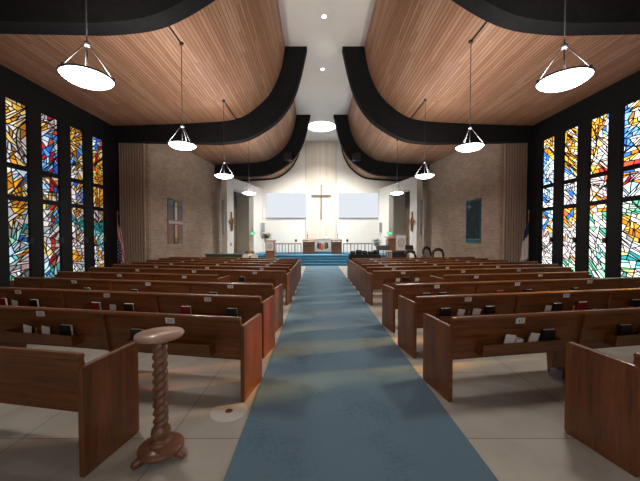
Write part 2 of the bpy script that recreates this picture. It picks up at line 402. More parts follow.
def left3(a, z):
    if z > 3.65:
        if abs(z-4.45-(a-.5)*.9) < .12: return pick([(BLU, 4), (WHT, 1)])
        if z < 4.3 and a < .55: return pick([(WHT, 3), (AMB, 1), (PNK, 1)])
        return pick([(AMB, 6), (WHT, .4)])
    if z > 2.77: return pick([(PNK, 2), (BLU, 1.3), (WHT, 1), (AMB, 1.4)])
    if z > 2.45: return pick([(AMB, 3), (PNK, 1)])
    if abs(z-2.25+(a-.5)*.5) < .16: return pick([(TEA, 4)])
    if z < .75: return pick([(WHT, 2), (GRN, 1), (AMB, 1)])
    if abs(z-1.0+(a-.5)*.6) < .1: return random.choice(AMB)
    return pick([(WHT, 4), (PNK, 3), (GRY, 1.5), (AMB, .5)])
def left4(a, z):
    if z > 3.65:
        if abs(z-4.75-(a-.5)*1.5) < .13: return random.choice(RED)
        if z > 4.85 and a < .7: return pick([(BLU, 4), (WHT, 1)])
        return pick([(AMB, 6), (WHT, .3)])
    if z > 2.77: return pick([(AMB, 6)])
    if z > 2.25: return pick([(PNK, 2), (AMB, 3), (GRY, 1)])
    if abs(z-2.0+(a-.5)*.6) < .2: return pick([(TEA, 4)])
    if abs(z-1.2+(a-.5)*.8) < .14: return random.choice(AMB)
    if z > .95: return pick([(CYA, 2), (WHT, 3), (TEA, 2)])
    return pick([(WHT, 3), (AMB, 1)])
def right4(a, z):
    if z > 3.65:
        if z > 4.95-.5*(1-a)+.1: return pick([(AMB, 3), (WHT, 1)])
        return pick([(BLU, 5), (WHT, 1.6)])
    if z > 2.77: return pick([(BLU, 4), (WHT, 2)])
    t = z+.8*(a-.5)*-1
    if z > 1.95: return pick([(AMB, 3), (BLU, 1)]) if t < 2.35 else pick([(BLU, 3), (WHT, 1), (AMB, .5)])
    return pick([(WHT, 4), (PNK, 2.5), (GRY, 2)])
def right3(a, z):
    if z > 3.65:
        if z < 4.1 and a > .4: return pick([(BLU, 4), (WHT, 1)])
        return pick([(AMB, 4), (WHT, 2.2)])
    if z > 2.77: return pick([(BLU, 4), (WHT, 2), (PNK, .5)])
    if z > 2.3: return pick([(RED, 1.5), (AMB, 3), (BLU, 1.2)])
    if z < .95: return pick([(GRN, 4), (WHT, 1)])
    return pick([(WHT, 4), (PNK, 3), (GRY, 1.5), (AMB, .6)])
def right2(a, z):
    if z > 3.65:
        if z > 4.8 and a < .45: return pick([(BLU, 3), (AMB, 2), (WHT, 1)])
        if abs(z-4.6+(a-.5)*.7) < .12 or z > 4.9: return pick([(AMB, 5)])
        if z < 4.0 and a < .5: return pick([(RED, 2), (PNK, 2)])
        return pick([(WHT, 3), (AMB, 2.4), (PNK, .8)])
    if z > 2.77: return pick([(PNK, 2.5), (AMB, 1.5), (WHT, 2), (RED, .8)])
    if z > 2.5: return pick([(AMB, 3), (BLU, 2)])
    if z > 1.75: return pick([(GRN, 3), (WHT, 4)])
    if z > 1.35: return pick([(WHT, 3), (AMB, 1.5), (PNK, 1)])
    return pick([(GRN, 4), (WHT, 1.6), (CYA, 1)])
def right1(a, z):
    if z > 3.65:
        if a > .72 and z > 3.95: return pick([(BLU, 4), (CYA, 1)])
        if z < 4.25: return pick([(AMB, 4), (RED, .4), (WHT, 1)])
        if abs(z-4.55) < .2 and a < .8: return pick([(BLU, 2), (WHT, 2)])
        return pick([(AMB, 2.5), (WHT, 3), (PNK, 1)])
    if z > 2.77: return pick([(RED, 1.2), (PNK, 2), (AMB, 1)]) if abs(z-3.35) < .15 else pick([(BLU, 2), (CYA, 1.5), (WHT, 2)])
    if z > 2.3: return pick([(GRN, 3), (WHT, 2)])
    if abs(z-2.0-(a-.5)*.9) < .22: return random.choice(AMB)
    if z > 1.2: return pick([(WHT, 4), (AMB, 1.4), (GRY, 1)])
    if z > .8: return pick([(TEA, 3), (GRN, 1), (WHT, 1)])
    return pick([(WHT, 2), (AMB, 2), (GRN, 1)])
def clip(poly, p, n):
    A = []; B = []
    for i in range(len(poly)):
        a, b = poly[i], poly[(i+1) % len(poly)]; da = (a-p).dot(n); db = (b-p).dot(n)
        (A if da >= 0 else B).append(a)
        if da*db < 0:
            q = a + (b-a)*(da/(da-db)); A.append(q); B.append(q)
    return A, B
def area(P): return .5*abs(sum(a.x*b.y-b.x*a.y for a, b in zip(P, P[1:]+P[:1])))
def shatter(P, out, main):
    A = area(P)
    if A < random.uniform(.013, .048): out.append(P); return
    c = sum(P, Vector((0, 0)))/len(P); xs = [p.x for p in P]; zs = [p.y for p in P]
    w, h = max(xs)-min(xs), max(zs)-min(zs)
    if h > 2.2*w: ang = random.choice([main, main, 0, -main*.6])+random.gauss(0, .12)
    elif w > 2.2*h: ang = PI/2+random.gauss(0, .3)
    else: ang = random.choice([main, main, main+PI/2, PI/2, 0])+random.gauss(0, .15)
    n = Vector((-math.sin(ang), math.cos(ang))); c = c + n*random.uniform(-.12, .12)*math.sqrt(A)*1.5
    a, b = clip(P, c, n)
    if len(a) < 3 or len(b) < 3: out.append(P); return
    shatter(a, out, main); shatter(b, out, main)
def inset(P, d):
    s = sum(a.x*b.y-b.x*a.y for a, b in zip(P, P[1:]+P[:1]))
    if s < 0: P = P[::-1]
    Q = P[:]
    for a, b in zip(P, P[1:]+P[:1]):
        e = (b-a)
        if e.length < 1e-6: continue
        e.normalize(); n = Vector((-e.y, e.x)); Q, _ = clip(Q, a+n*d, n)
        if len(Q) < 3: return None
    return Q
ARCS = {-1: [(9.0, 4.35, .82), (9.0, 1.2, 1.9), (9.3, .4, 2.6), (10.9, 2.9, 1.5), (11.3, .2, 2.1), (5.2, 3.6, 1.2)],
        1: [(8.3, 2.1, 1.35), (8.0, 4.9, .75), (9.9, 1.0, 2.4), (10.4, 4.6, 1.1), (9.0, 5.6, 1.6), (11.6, .6, 1.9), (5.2, 3.6, 1.2)]}
BARS = [(2.77, .06), (3.62, .06)]
def stained(n, xf, sgn, y0, y1, plan, gm, flip):
    xg = xf + sgn*.045; f = .022
    root = struct(empty('window_%d' % n, (xg, (y0+y1)/2, .45)))
    mb = MB(); oy = (y0+y1)/2
    def bx(a, b, z0, z1, d=.05): mb.box(-d, d, a-oy, b-oy, z0-.45, z1-.45)
    bx(y0, y0+f, .45, 5.4, .04); bx(y1-f, y1, .45, 5.4, .04); bx(y0, y1, .45, .45+f, .04); bx(y0, y1, 5.4-f, 5.4, .04)
    mb.build('window_frame', m_pier, root, bevel=.006)
    for z, h in BARS:
        t = MB(); t.box(-.04, .04, y0+f-oy, y1-f-oy, z-h-.45, z+h-.45); t.build('transom', m_pier, root, bevel=.006)
    mb = MB(); zl = 1.62; s = 1 if flip else -1
    t = MB(); yy = (y0+f if flip else y1-f); t.box(-sgn*.10 if sgn > 0 else .0, .0 if sgn > 0 else .10, yy-.05-oy, yy+.05-oy, zl-.08-.45, zl+.08-.45)
    t.build('latch', m_black, root, bevel=.01)
    polys = []
    for z0, z1 in ((.45+f, 2.71), (2.83, 3.56), (3.68, 5.4-f)):
        P = [Vector((y0+f, z0)), Vector((y1-f, z0)), Vector((y1-f, z1)), Vector((y0+f, z1))]
        shatter(P, polys, random.choice([.6, .75, -.65]) if z1 > 3 else random.choice([.55, .7]))
    vs = []; fs = []; mi = []; cols = []
    for P in polys:
        Q = inset(P, random.uniform(.007, .014))
        if not Q: continue
        c = sum(Q, Vector((0, 0)))/len(Q); a = (c.x-y0)/(y1-y0); col = plan(a, c.y); jit = random.uniform(.75, 1.1)
        o = len(vs); vs += [(0, q.x-oy, q.y-.45) for q in Q]; fs.append(tuple(range(o, o+len(Q)))); cols.append([min(1, k*jit) for k in col])
    me = bpy.data.meshes.new('glass'); me.from_pydata(vs, [], fs); me.materials.append(gm)
    ca = me.color_attributes.new('Col', 'FLOAT_COLOR', 'CORNER')
    for p, c in zip(me.polygons, cols):
        for li in p.loop_indices: ca.data[li].color = (*c, 1)
    link('stained_glass', me, root)
    lm = MB()
    for P in polys:
        Q = inset(P, .014)
        if not Q: continue
        s_ = sum(a.x*b.y-b.x*a.y for a, b in zip(P, P[1:]+P[:1]))
        P = P if s_ > 0 else P[::-1]
        for a, b in zip(P, P[1:]+P[:1]):
            e = b-a
            if e.length < .012: continue
            nn = Vector((-e.y, e.x)).normalized()*.0135
            lm.add([(x, q.x-oy, q.y-.45) for x in (-.008, .008) for q in (a, b, b+nn, a+nn)], [(0, 1, 2, 3), (4, 7, 6, 5), (2, 3, 7, 6)])
    for cy, cz, r in ARCS[sgn]:
        prev = None; N_ = 220
        for q in range(N_+1):
            t = 2*PI*q/N_; p = Vector((cy+r*math.cos(t), cz+r*math.sin(t)))
            ok = y0+f < p.x < y1-f and .5 < p.y < 5.36
            if ok and prev is not None:
                nn = Vector((math.cos(t), math.sin(t)))*.017
                lm.add([(x, u.x-oy, u.y-.45) for x in (-.012, .012) for u in (prev-nn, p-nn, p+nn, prev+nn)], [(0, 1, 2, 3), (4, 7, 6, 5), (0, 4, 5, 1), (2, 6, 7, 3)])
            prev = p if ok else None
    lm.build('lead_came', m_lead, root, merge=False)
k = 1
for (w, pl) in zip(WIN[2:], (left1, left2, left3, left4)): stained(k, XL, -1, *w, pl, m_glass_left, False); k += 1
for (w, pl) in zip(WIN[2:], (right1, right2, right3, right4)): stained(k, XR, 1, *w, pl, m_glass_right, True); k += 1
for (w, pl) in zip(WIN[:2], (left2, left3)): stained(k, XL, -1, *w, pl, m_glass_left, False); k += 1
for (w, pl) in zip(WIN[:2], (left4, left4)): stained(k, XR, 1, *w, pl, m_glass_right, True); k += 1  # unseen pair, added with amber glass to let sun onto pews and floor

# ------------------------------------------------------------------ pews
RACKS = [.86, 2.56, 4.26]
def make_pew(side, length, racks=True, th=.045):
    root = empty('church_pew')
    def nb(): return MB()
    def fin(mb, name, m, bevel=.006, par=root):
        if side < 0: mb.v = [(-x, y, z) for x, y, z in mb.v]
        return mb.build(name, m, par, bevel=bevel)
    prof = [(0, 0), (.50, 0), (.52, .02), (.52, .775), (.50, .802), (.03, .793), (0, .783)]
    for s0 in (0, length-th):
        m = nb(); m.prism(prof, 'x', s0, s0+th); fin(m, 'end_panel', m_oak_up, .008)
    a, b = .055, length-.055
    m = nb(); m.prism([(.105, .395), (.135, .395), (.065, .845), (.032, .845)], 'x', a, b); fin(m, 'backrest', m_oak_long, .003)
    m = nb(); m.prism([(.018, .832), (.072, .832), (.076, .852), (.062, .872), (.030, .872), (.014, .852)], 'x', a, b); fin(m, 'top_rail', m_oak_cap, .006)
    m = nb(); m.prism([(.125, .405), (.505, .435), (.515, .455), (.495, .470), (.125, .440)], 'x', a, b); fin(m, 'seat', m_oak_long, .006)
    s = 1.7
    while s < length-.6:
        m = nb(); m.prism([(.10, 0), (.44, 0), (.48, .43), (.12, .405)], 'x', s-.025, s+.025); fin(m, 'support_leg', m_oak_up, .005)
        m = nb(); m.prism([(.075, .40), (.108, .40), (.036, .835), (.003, .835)], 'x', s-.02, s+.02); fin(m, 'back_stile', m_oak_up, .004)
        s += 1.7
    for rc in (RACKS if racks else []):
        if rc+.56 > length-.05: break
        m = nb(); w = .495
        m.prism([(-.025, .473), (-.012, .468), (-.031, .588), (-.044, .588)], 'x', rc-w, rc+w)
        m.box(rc-w, rc+w, -.018, .094, .462, .474)
        for e in (rc-w, rc+w-.014): m.prism([(-.016, .468), (.094, .468), (.074, .588), (-.035, .588)], 'x', e, e+.014)
        r = fin(m, 'book_rack', m_oak_long, .002)
        m = nb(); m.box(rc-.085, rc-.005, -.072, -.062, .49, .515); 
        # number plate under the top rail
        m = nb(); m.prism([(.0232, .773), (.0372, .773), (.0270, .835), (.0130, .835)], 'x', rc-.052, rc+.052); pl = fin(m, 'number_plate', m_paper, 0)
        m = nb()
        for q0, q1, zz0, zz1 in ((-.030, -.014,   .786, .820), (.0, .028, .812, .820), (.0, .028, .797, .804), (.0, .028, .786, .791)):
            yy = lambda z: .0245-(z-.765)*.0115/.07-.0008
            m.add([(rc+q0, yy(zz0), zz0), (rc+q1, yy(zz0), zz0), (rc+q1, yy(zz1), zz1), (rc+q0, yy(zz1), zz1)], [(0, 1, 2, 3)])
        fin(m, 'plate_print', m_plate_ink, 0, pl)
    return root
ROWY = {1: 1.92, 2: 3.05, 3: 4.17, 4: 5.31, 5: 6.38, 6: 7.46, 7: 8.42, 8: 9.36, 9: 10.25, 10: 11.12, 11: 11.98}
U0 = 1.052
INNER = {r: U0 for r in ROWY}; INNER[1] = 1.95; INNER[5] = 2.48
OUTL = {r: 6.8 for r in ROWY}
OUTR = {1: 6.8, 2: 6.8, 3: 6.8, 4: 6.8, 5: 6.45, 6: 7.0, 7: 7.45, 8: 7.5, 9: 7.0, 10: 6.7, 11: 6.6}
ORD = {1: 'nearest', 2: 'second', 3: 'third', 4: 'fourth', 5: 'fifth', 6: 'sixth', 7: 'seventh', 8: 'eighth', 9: 'ninth', 10: 'tenth', 11: 'front'}
pews = {}; cache = {}
for side, nm in ((-1, 'left'), (1, 'right')):
    for r, y in ROWY.items():
        ui = INNER[r]; uo = (OUTL if side < 0 else OUTR)[r]; Lg = round((uo-ui)/math.cos(ROT), 2)
        if (side, Lg, r > 1) in cache: o = copy_tree(cache[side, Lg, r > 1])
        else: o = make_pew(side, Lg, r > 1); cache[side, Lg, r > 1] = o
        o.location = (XC+side*ui, y+(ui-U0)*math.tan(ROT), 0); o.rotation_euler = (0, 0, side*ROT)
        win = 'stained windows on the ' + nm
        if r == 1: lab = ('dark oak pew cut off by the photo, behind the twisted pedestal stand' if side < 0 else 'dark oak pew set back from the aisle, at the bottom right corner')
        elif r == 2: lab = 'long oak pew %s of the blue carpet, nearest one reaching the aisle' % nm
        elif r == 5: lab = 'shortened oak pew %s of the aisle, its end set back from the carpet' % nm
        elif r == 11: lab = 'oak pew %s of the carpet, farthest row next to the chancel' % nm
        else: lab = 'oak pew %s of the blue carpet, %s row counted from the photographer' % (nm, ORD[r])
        tag(o, lab, 'pew', 'oak pews %s of the aisle' % nm); pews[side, r] = o
bpy.context.view_layer.update()

# ------------------------------------------------------------------ books, cards and pencils in the racks
def make_book(cover):
    root = empty('hymnal'); w, h, t = .078, .215, .034
    m = MB(); m.box(-w, w, 0, .004, 0, h); m.box(-w, w, t-.004, t, 0, h); m.box(-w, -w+.006, 0, t, 0, h); m.build('cover', cover, root, bevel=.0015)
    m = MB(); m.box(-w+.006, w-.002, .004, t-.004, .004, h-.001); m.build('pages', m_page, root); return root
book_src = {'black': make_book(m_hymn_black), 'red': make_book(m_hymn_red), 'navy': make_book(m_hymn_blue)}; used = set()
def rack_place(o, side, r, s, q, z, lean, roll=0):
    p = pews[side, r]; s = s*side
    M = Matrix.Translation(p.location) @ Matrix.Rotation(p.rotation_euler.z, 4, 'Z') @ Matrix.Translation((s, q, z)) @ Matrix.Rotation(lean, 4, 'X') @ Matrix.Rotation(roll, 4, 'Y')
    o.matrix_world = M
def rel(side, r, s):
    k = int((s)//1.7); k = ['first', 'second', 'third', 'fourth'][k]
    return '%s rack from the aisle on the %s pew in the %s row' % (k, 'left' if side < 0 else 'right', ORD[r])
def where(side, r, s):
    k = ['first', 'second', 'third'][min(2, int(s//1.7))]
    rr = {2: 'nearest full pew', 3: 'third-row pew', 4: 'fourth-row pew', 6: 'sixth-row pew', 5: 'fifth-row pew'}[r]
    return '%s %s, %s rack from the aisle' % ('left' if side < 0 else 'right', rr, k)
def book(side, r, s, kind, extra=''):
    src = book_src[kind]
    if kind in used: o = copy_tree(src)
    else: o = src; used.add(kind)
    rack_place(o, side, r, s,   .025, .4755, math.radians(6))
    tag(o, ('%s hymnal %sin %s' % (kind, extra, where(side, r, s))).strip(), 'book', 'hymnals in the pew racks')
cardm = {}
def card(side, r, s, w=.055, h=.185, what='white card', extra='', roll=.15):
    if (w, h) not in cardm:
        m = MB(); m.box(-w, w, 0, .004, 0, h); me = m.build('offering_card', m_paper); cardm[w, h] = me; o = me
    else: o = copy_tree(cardm[w, h])
    rack_place(o, side, r, s, .006, .491, math.radians(9), roll)
    tag(o, '%s %sin %s' % (what, extra, where(side, r, s)), 'card', 'offering cards in the pew racks')
pen = None
def pencil(side, r, s):
    global pen
    if pen is None:
        m = MB(); m.tube([(0, 0, 0), (0, 0, .165)], .0042, 6); m.tube([(0, 0, .165), (0, 0, .182)], [.0042, .001], 6); pen = m.build('pencil', m_pencil); o = pen
    else: o = copy_tree(pen)
    rack_place(o, side, r, s, -.005, .4765, math.radians(8), .12)
    tag(o, 'thin pencil standing in %s' % where(side, r, s), 'pencil', 'pencils in the pew racks')
cup = None
def holder(side, r, s):
    global cup
    if cup is None:
        m = MB(); m.box(-.045, .045, -.03, .03, 0, .012); m.box(-.045, .045, -.03, -.022, 0, .14); m.box(-.045, .045, .022, .03, 0, .14); m.box(-.045, -.037, -.03, .03, 0, .14); m.box(.037, .045, -.03, .03, 0, .14)
        cup = m.build('pencil_holder', m_page, bevel=.002); o = cup
    else: o = copy_tree(cup)
    rack_place(o, side, r, s, .020, .4755, 0)
    tag(o, 'small beige holder between the cards in %s' % where(side, r, s), 'holder', 'pencil holders in the pew racks')
R_, L_ = 1, -1
card(R_, 2, .68, extra='left of the pencil ', w=.062); holder(R_, 2, .82); pencil(R_, 2, .90); card(R_, 2, .98, extra='right of the pencil '); book(R_, 2, 1.22, 'black')
book(R_, 2, 2.27, 'black'); card(R_, 2, 2.48)
book(R_, 3, .50, 'black', 'left of the cards '); card(R_, 3, .70, extra='left of the pencil '); pencil(R_, 3, .82); card(R_, 3, .95, extra='right of the pencil ', w=.062); book(R_, 3, 1.22, 'black', 'right of the cards ')
card(R_, 3, 2.17, w=.055); book(R_, 3, 2.40, 'black'); pencil(R_, 3, 2.62); book(R_, 3, 2.86, 'red'); book(R_, 3, 3.90, 'black')
book(R_, 4, .65, 'black', 'nearer the aisle '); book(R_, 4, .98, 'black', 'farther from the aisle '); book(R_, 4, 2.18, 'red'); book(R_, 4, 2.80, 'black'); book(R_, 4, 3.90, 'black')
card(R_, 6, .68, extra='nearer the aisle '); book(R_, 6, .95, 'black'); card(R_, 6, 1.20, extra='farther from the aisle ')
book(L_, 2, 1.26, 'navy'); book(L_, 2, 2.20, 'black'); card(L_, 2, 2.46, extra='beside the black hymnal '); card(L_, 2, 2.72, extra='beyond the black hymnal '); pencil(L_, 2, 2.58)
book(L_, 3, .48, 'navy', 'nearest the aisle '); book(L_, 3, 1.21, 'red'); book(L_, 3, 2.17, 'black'); card(L_, 3, 2.44); book(L_, 3, 2.76, 'red'); book(L_, 3, 3.94, 'black', 'nearer the aisle '); card(L_, 3, 4.30); book(L_, 3, 4.58, 'red', 'farther from the aisle ')
book(L_, 4, 1.2, 'black'); book(L_, 4, 2.87, 'black'); book(L_, 4, 3.95, 'black'); pencil(L_, 4, 2.55)
book(L_, 6, 1.2, 'black')

# ------------------------------------------------------------------ pendant lamps
def make_lamp(drop):
    # origin at the centre of the rim
    root = empty('pendant_lamp'); R = .325
    prof = [(R-.012, .004), (R-.03, -.022), (R-.09, -.062), (.14, -.088), (.06, -.096), (.0008, -.098)]
    m = MB(); m.lathe(prof, 40); m.build('bowl', m_bowl, root)
    m = MB(); m.lathe([(R-.014, -.008), (R, -.008), (R+.004, .0), (R, .014), (R-.014, .014), (R-.014, -.008)], 40); m.build('rim', m_armmetal, root)
    for k in range(3):
        t = 2*PI*k/3+.55; c, s = math.cos(t), math.sin(t)
        m = MB(); m.tube([(.028*c, .028*s, .45), ((R-.005)*c, (R-.005)*s, .01)], .0075, 8); m.lathe([(.0005, -.012), (.018, -.012), (.018, .03), (.0005, .03)], 10, ((R-.006)*c, (R-.006)*s, 0)); m.build('arm', m_armmetal, root)
    m = MB(); m.lathe([(.0005, .425), (.03, .425), (.045, .44), (.045, .465), (.03, .485), (.012, .50), (.0005, .50)], 20); m.build('hub', m_armmetal, root)
    m = MB(); m.tube([(0, 0, -.05), (0, 0, .43)], .010, 8); m.lathe([(.0005, .0), (.05, .0), (.05, .06), (.0005, .06)], 16); m.build('lamp_stem', m_darkmetal, root)
    m = MB(); m.tube([(0, 0, .50), (0, 0, drop-.02)], .008, 8); m.build('rod', m_darkmetal, root)
    m = MB(); m.lathe([(.0005, drop-.05), (.03, drop-.05), (.05, drop-.02), (.055, drop), (.0005, drop)], 16); m.build('canopy', m_darkmetal, root)
    return root
LAMPS = [(L_, -3.20, 4.24, 3.93), (L_, -3.27, 7.35, 3.95), (L_, -3.20, 10.4, 3.84), (L_, -3.27, 14.5, 3.86),
         (R_, 3.44, 4.24, 3.90), (R_, 3.71, 7.35, 3.91), (R_, 3.71, 10.4, 3.84), (R_, 3.85, 14.5, 3.86)]
words_ = ['nearest the camera, the biggest in view', 'hanging second from the camera', 'hanging third from the camera', 'hanging farthest away, near the chancel']
for i, (sd, x, y, z) in enumerate(LAMPS):
    top = hull_z(abs(x-XC)); o = make_lamp(top-z); o.location = (x, y, z); o.rotation_euler = (0, 0, (.3, 1.1, .2, .8)[i % 4]*sd)
    tag(o, 'round glowing bowl pendant lamp over the %s pews, %s' % ('left' if sd < 0 else 'right', words_[i % 4]), 'lamp', 'bowl pendant lamps')
    if i % 4 in (1, 2):
        m = MB(); y0, y1 = ((5.71, 7.35) if i % 4 == 1 else (10.4, 12.0)); c = Matrix.Rotation(-o.rotation_euler.z, 4, 'Z')
        pts = [c @ Vector((0, yy-y, top-z-.022)) for yy in (y0, y1)]; m.tube(pts, .014, 8)
        if i % 4 == 2:
            b = pts[1]; m.tube([c @ Vector((0, y1-y-.05, top-z-.05)), c @ Vector((0, y1-y-.05, top-z-.12))], .035, 10)
        m.build('conduit', m_darkmetal, o)
    for nm_, e_, z_, rx_ in (('lamp_light_down', 25, -.115, 0), ('lamp_light_up', 29, .03, PI)):
        ld = bpy.data.lights.new(nm_, 'AREA'); ld.shape = 'DISK'; ld.size = .5; ld.energy = e_; ld.color = (1, .93, .85)
        lo = bpy.data.objects.new(nm_, ld); C.objects.link(lo); lo.parent = o; lo.location = (0, 0, z_); lo.rotation_euler = (rx_, 0, 0)

# recessed lights in the white strip
disc = MB(); disc.lathe([(.0005, -.008), (.90, -.008), (.96, -.012), (.99, -.02), (1.02, -.03), (1.05, 0)], 48)
o = empty('skylight', (XC, 20.5, 9.23)); 
m = MB(); m.lathe([(.0005, -.012), (.98, -.012)], 48); m.build('skylight_lens', m_sky_disc, o)
m = MB(); m.lathe([(.97, -.03), (1.06, -.03), (1.06, 0), (.97, 0), (.97, -.03)], 48); m.build('skylight_ring', m_white, o)
tag(o, 'large round glowing skylight in the white ceiling strip before the altar wall', 'skylight')
for y, w in ((10.4, 'nearer the camera'), (13.6, 'nearer the altar')):
    o = empty('downlight', (XC-.06, y, 9.23))
    m = MB(); m.lathe([(.0005, -.010), (.075, -.010)], 20); m.build('downlight_lamp', m_down, o)
    m = MB(); m.lathe([(.075, -.012), (.10, -.012), (.10, 0), (.075, 0), (.075, -.012)], 20); m.build('downlight_ring', m_white, o)
    tag(o, 'small recessed downlight in the white ceiling strip, %s' % w, 'light', 'recessed downlights')

# stage lights hung on the far rib
for sd in (-1, 1):
    o = empty('stage_light', (XC+sd*2.08, 18.33, 6.60))
    m = MB(); m.box(-.24, .24, -.17, .17, -.24, .24); m.build('housing', m_black, o, bevel=.03)
    m = MB(); m.tube([(-.27, .0, 0), (-.27, .0, .36), (.27, 0, .36), (.27, 0, 0)], .018, 6); m.build('yoke', m_black, o)
    m = MB(); m.tube([(0, -.17, .0), (0, -.185, 0)], .16, 20); m.build('front_disc', m_darkmetal, o)
    tag(o, 'black square stage light on the far dark ceiling arch, %s of the cross' % ('left' if sd < 0 else 'right'), 'stage light', 'stage lights on the far arch')

# ------------------------------------------------------------------ twisted pedestal
ped = tag(empty('pedestal_stand', (-1.215, 2.30, 0), .5), 'brown barley-twist wooden pedestal with round top, standing by the nearest left pew', 'pedestal')
m = MB(); m.lathe([(.0005, .055), (.152, .055), (.164, .062), (.166, .078), (.158, .09), (.13, .10), (.085, .108), (.0005, .108)], 48); m.build('base', m_turned, ped)
for k in range(3):
    t = 2*PI*k/3+1.40; c, s = math.cos(t), math.sin(t); m = MB()
    m.tube([(.10*c, .10*s, .052), (.15*c, .15*s, .046), (.19*c, .19*s, .030), (.205*c, .205*s, .018)], [.03, .034, .028, .018], 10); m.build('foot', m_turned, ped)
m = MB(); m.lathe([(.085, .105), (.088, .12), (.07, .135), (.055, .145), (.06, .16), (.072, .19), (.066, .222), (.052, .238), (.05, .245)], 40); m.build('turned_collar', m_turned, ped)
prof = [(.05, .24+.004*i*1.0) for i in range(0, 166)]
def tw(r, z, t):
    e = min(1, (z-.24)/.04, (.902-z)/.04); e = max(0, e)
    q = abs(math.sin((t-2*PI*z/.125)))           # two strands winding up
    return .047+e*(.017*(q-.45))
m = MB(); m.lathe(prof, 48, fn=tw); m.build('twisted_shaft', m_turned, ped)
m = MB(); m.lathe([(r_, z_+.04) for r_, z_ in [(.05, .855), (.062, .865), (.066, .878), (.10, .885), (.155, .892), (.172, .90), (.176, .912), (.170, .925), (.0005, .928)]], 48); m.build('round_top', m_turned_top, ped)

o = empty('floor_outlet', (-.862, 2.90, 0))
m = MB(); m.lathe([(.0005, .002), (.17, .002), (.175, 0)], 40); m.build('screed_patch', speckle('pale_screed', (.62, .60, .56), (.70, .68, .64), 20, .6, .05), o)
m = MB(); m.lathe([(.0005, .008), (.03, .008), (.036, .005), (.037, .002)], 24); m.build('brass_cover', m_brass, o)
tag(o, 'round brass floor outlet in a pale circular patch beside the blue carpet', 'floor outlet')
o = MB(); o.box(-.05, .05, -.04, .04, 0, .10); o.box(-.035, .035, -.045, -.04, .02, .08); o = o.build('floor_socket_box', m_grey, bevel=.012); o.location = (2.92, 3.62, 0); o.rotation_euler = (0, 0, ROT)
tag(o, 'small grey socket box on the floor under the nearest right pew', 'socket')

# ------------------------------------------------------------------ flags
def flag(x, y, top, z0, fx, mats_fn, name, label):
    root = empty(name, (x, y, 0))
    m = MB(); m.lathe([(.0005, 0), (.17, 0), (.17, .03), (.06, .06), (.03, .12), (.0005, .12)], 24); m.build('stand_base', m_brass, root)
    m = MB(); m.tube([(0, 0, .1), (0, 0, top)], .014, 10); m.build('pole', wood('pole_'+name, (.2, .1, .04), (.35, .2, .1), (10, 10, 2), .4), root)
    m = MB(); m.lathe([(.0005, top+.14), (.012, top+.10), (.03, top+.05), (.012, top), (.02, top-.02), (.0005, top-.02)], 12); m.build('finial', m_brass, root)
    nu, nv = 40, 26; vs = []; uv = []
    for j in range(nv+1):
        v = j/nv
        for i in range(nu+1):
            u = i/nu
            w = .32*(.62+.38*v)
            xx = fx*(.02+w*u**.9); yy = -.045-.06*(1-v)*u*.0+.055*math.sin(u*5.2*PI)*(.35+.65*v)*(1-.3*u)
            zt = top-.35-.42*u; zb = z0+.10*(1-u)**2
            vs.append((xx, yy, zt+(zb-zt)*v)); uv.append((u, v))
    fs = [(j*(nu+1)+i, j*(nu+1)+i+1, (j+1)*(nu+1)+i+1, (j+1)*(nu+1)+i) for j in range(nv) for i in range(nu)]
    me = bpy.data.meshes.new('cloth'); me.from_pydata(vs, [], fs); me.materials.append(mats_fn)
    l = me.uv_layers.new(name='UVMap')
    for q in me.polygons:
        q.use_smooth = True
        for li in q.loop_indices: l.data[li].uv = uv[me.loops[li].vertex_index]
    o = link('flag_cloth', me, root); s = o.modifiers.new('thick', 'SOLIDIFY'); s.thickness = .004
    tag(root, label, 'flag'); return root
def math_(m, op, a, b=None):
    n = N(m, 'ShaderNodeMath', operation=op)
    for i, q in enumerate((a, b)):
        if q is None: continue
        if isinstance(q, (int, float)): n.inputs[i].default_value = q
        else: L(m, q, n.inputs[i])
    return n.outputs[0]
def mixc(m, f, a, b):
    n = N(m, 'ShaderNodeMix', data_type='RGBA'); L(m, f, n.inputs[0])
    for i, q in ((6, a), (7, b)):
        if isinstance(q, tuple): n.inputs[i].default_value = (*q, 1)
        else: L(m, q, n.inputs[i])
    return n.outputs[2]
m_usa = mat('striped_flag', (.5, .1, .1), .8); uvn = N(m_usa, 'ShaderNodeUVMap', uv_map='UVMap'); s_ = N(m_usa, 'ShaderNodeSeparateXYZ'); L(m_usa, uvn.outputs[0], s_.inputs[0])
# hoist hangs down the pole, so stripes fall nearly vertical across the folds
t_ = math_(m_usa, 'ADD', math_(m_usa, 'MULTIPLY', s_.outputs[0], 6.5), math_(m_usa, 'MULTIPLY', s_.outputs[1], -2.2))
st = math_(m_usa, 'GREATER_THAN', math_(m_usa, 'FRACT', t_), .5)
stripes = mixc(m_usa, st, (.60, .022, .035), (.80, .76, .74))
cant = math_(m_usa, 'MULTIPLY', math_(m_usa, 'LESS_THAN', s_.outputs[0], .42), math_(m_usa, 'GREATER_THAN', s_.outputs[1], .42))
vo = N(m_usa, 'ShaderNodeTexVoronoi', feature='DISTANCE_TO_EDGE'); 
vo = N(m_usa, 'ShaderNodeTexVoronoi'); vo.inputs['Scale'].default_value = 11; vo.inputs['Randomness'].default_value = .15; L(m_usa, uvn.outputs[0], vo.inputs['Vector'])
star = math_(m_usa, 'LESS_THAN', vo.outputs['Distance'], .26)
L(m_usa, mixc(m_usa, cant, stripes, mixc(m_usa, star, (.02, .03, .12), (.7, .7, .72))), BS(m_usa).inputs['Base Color'])
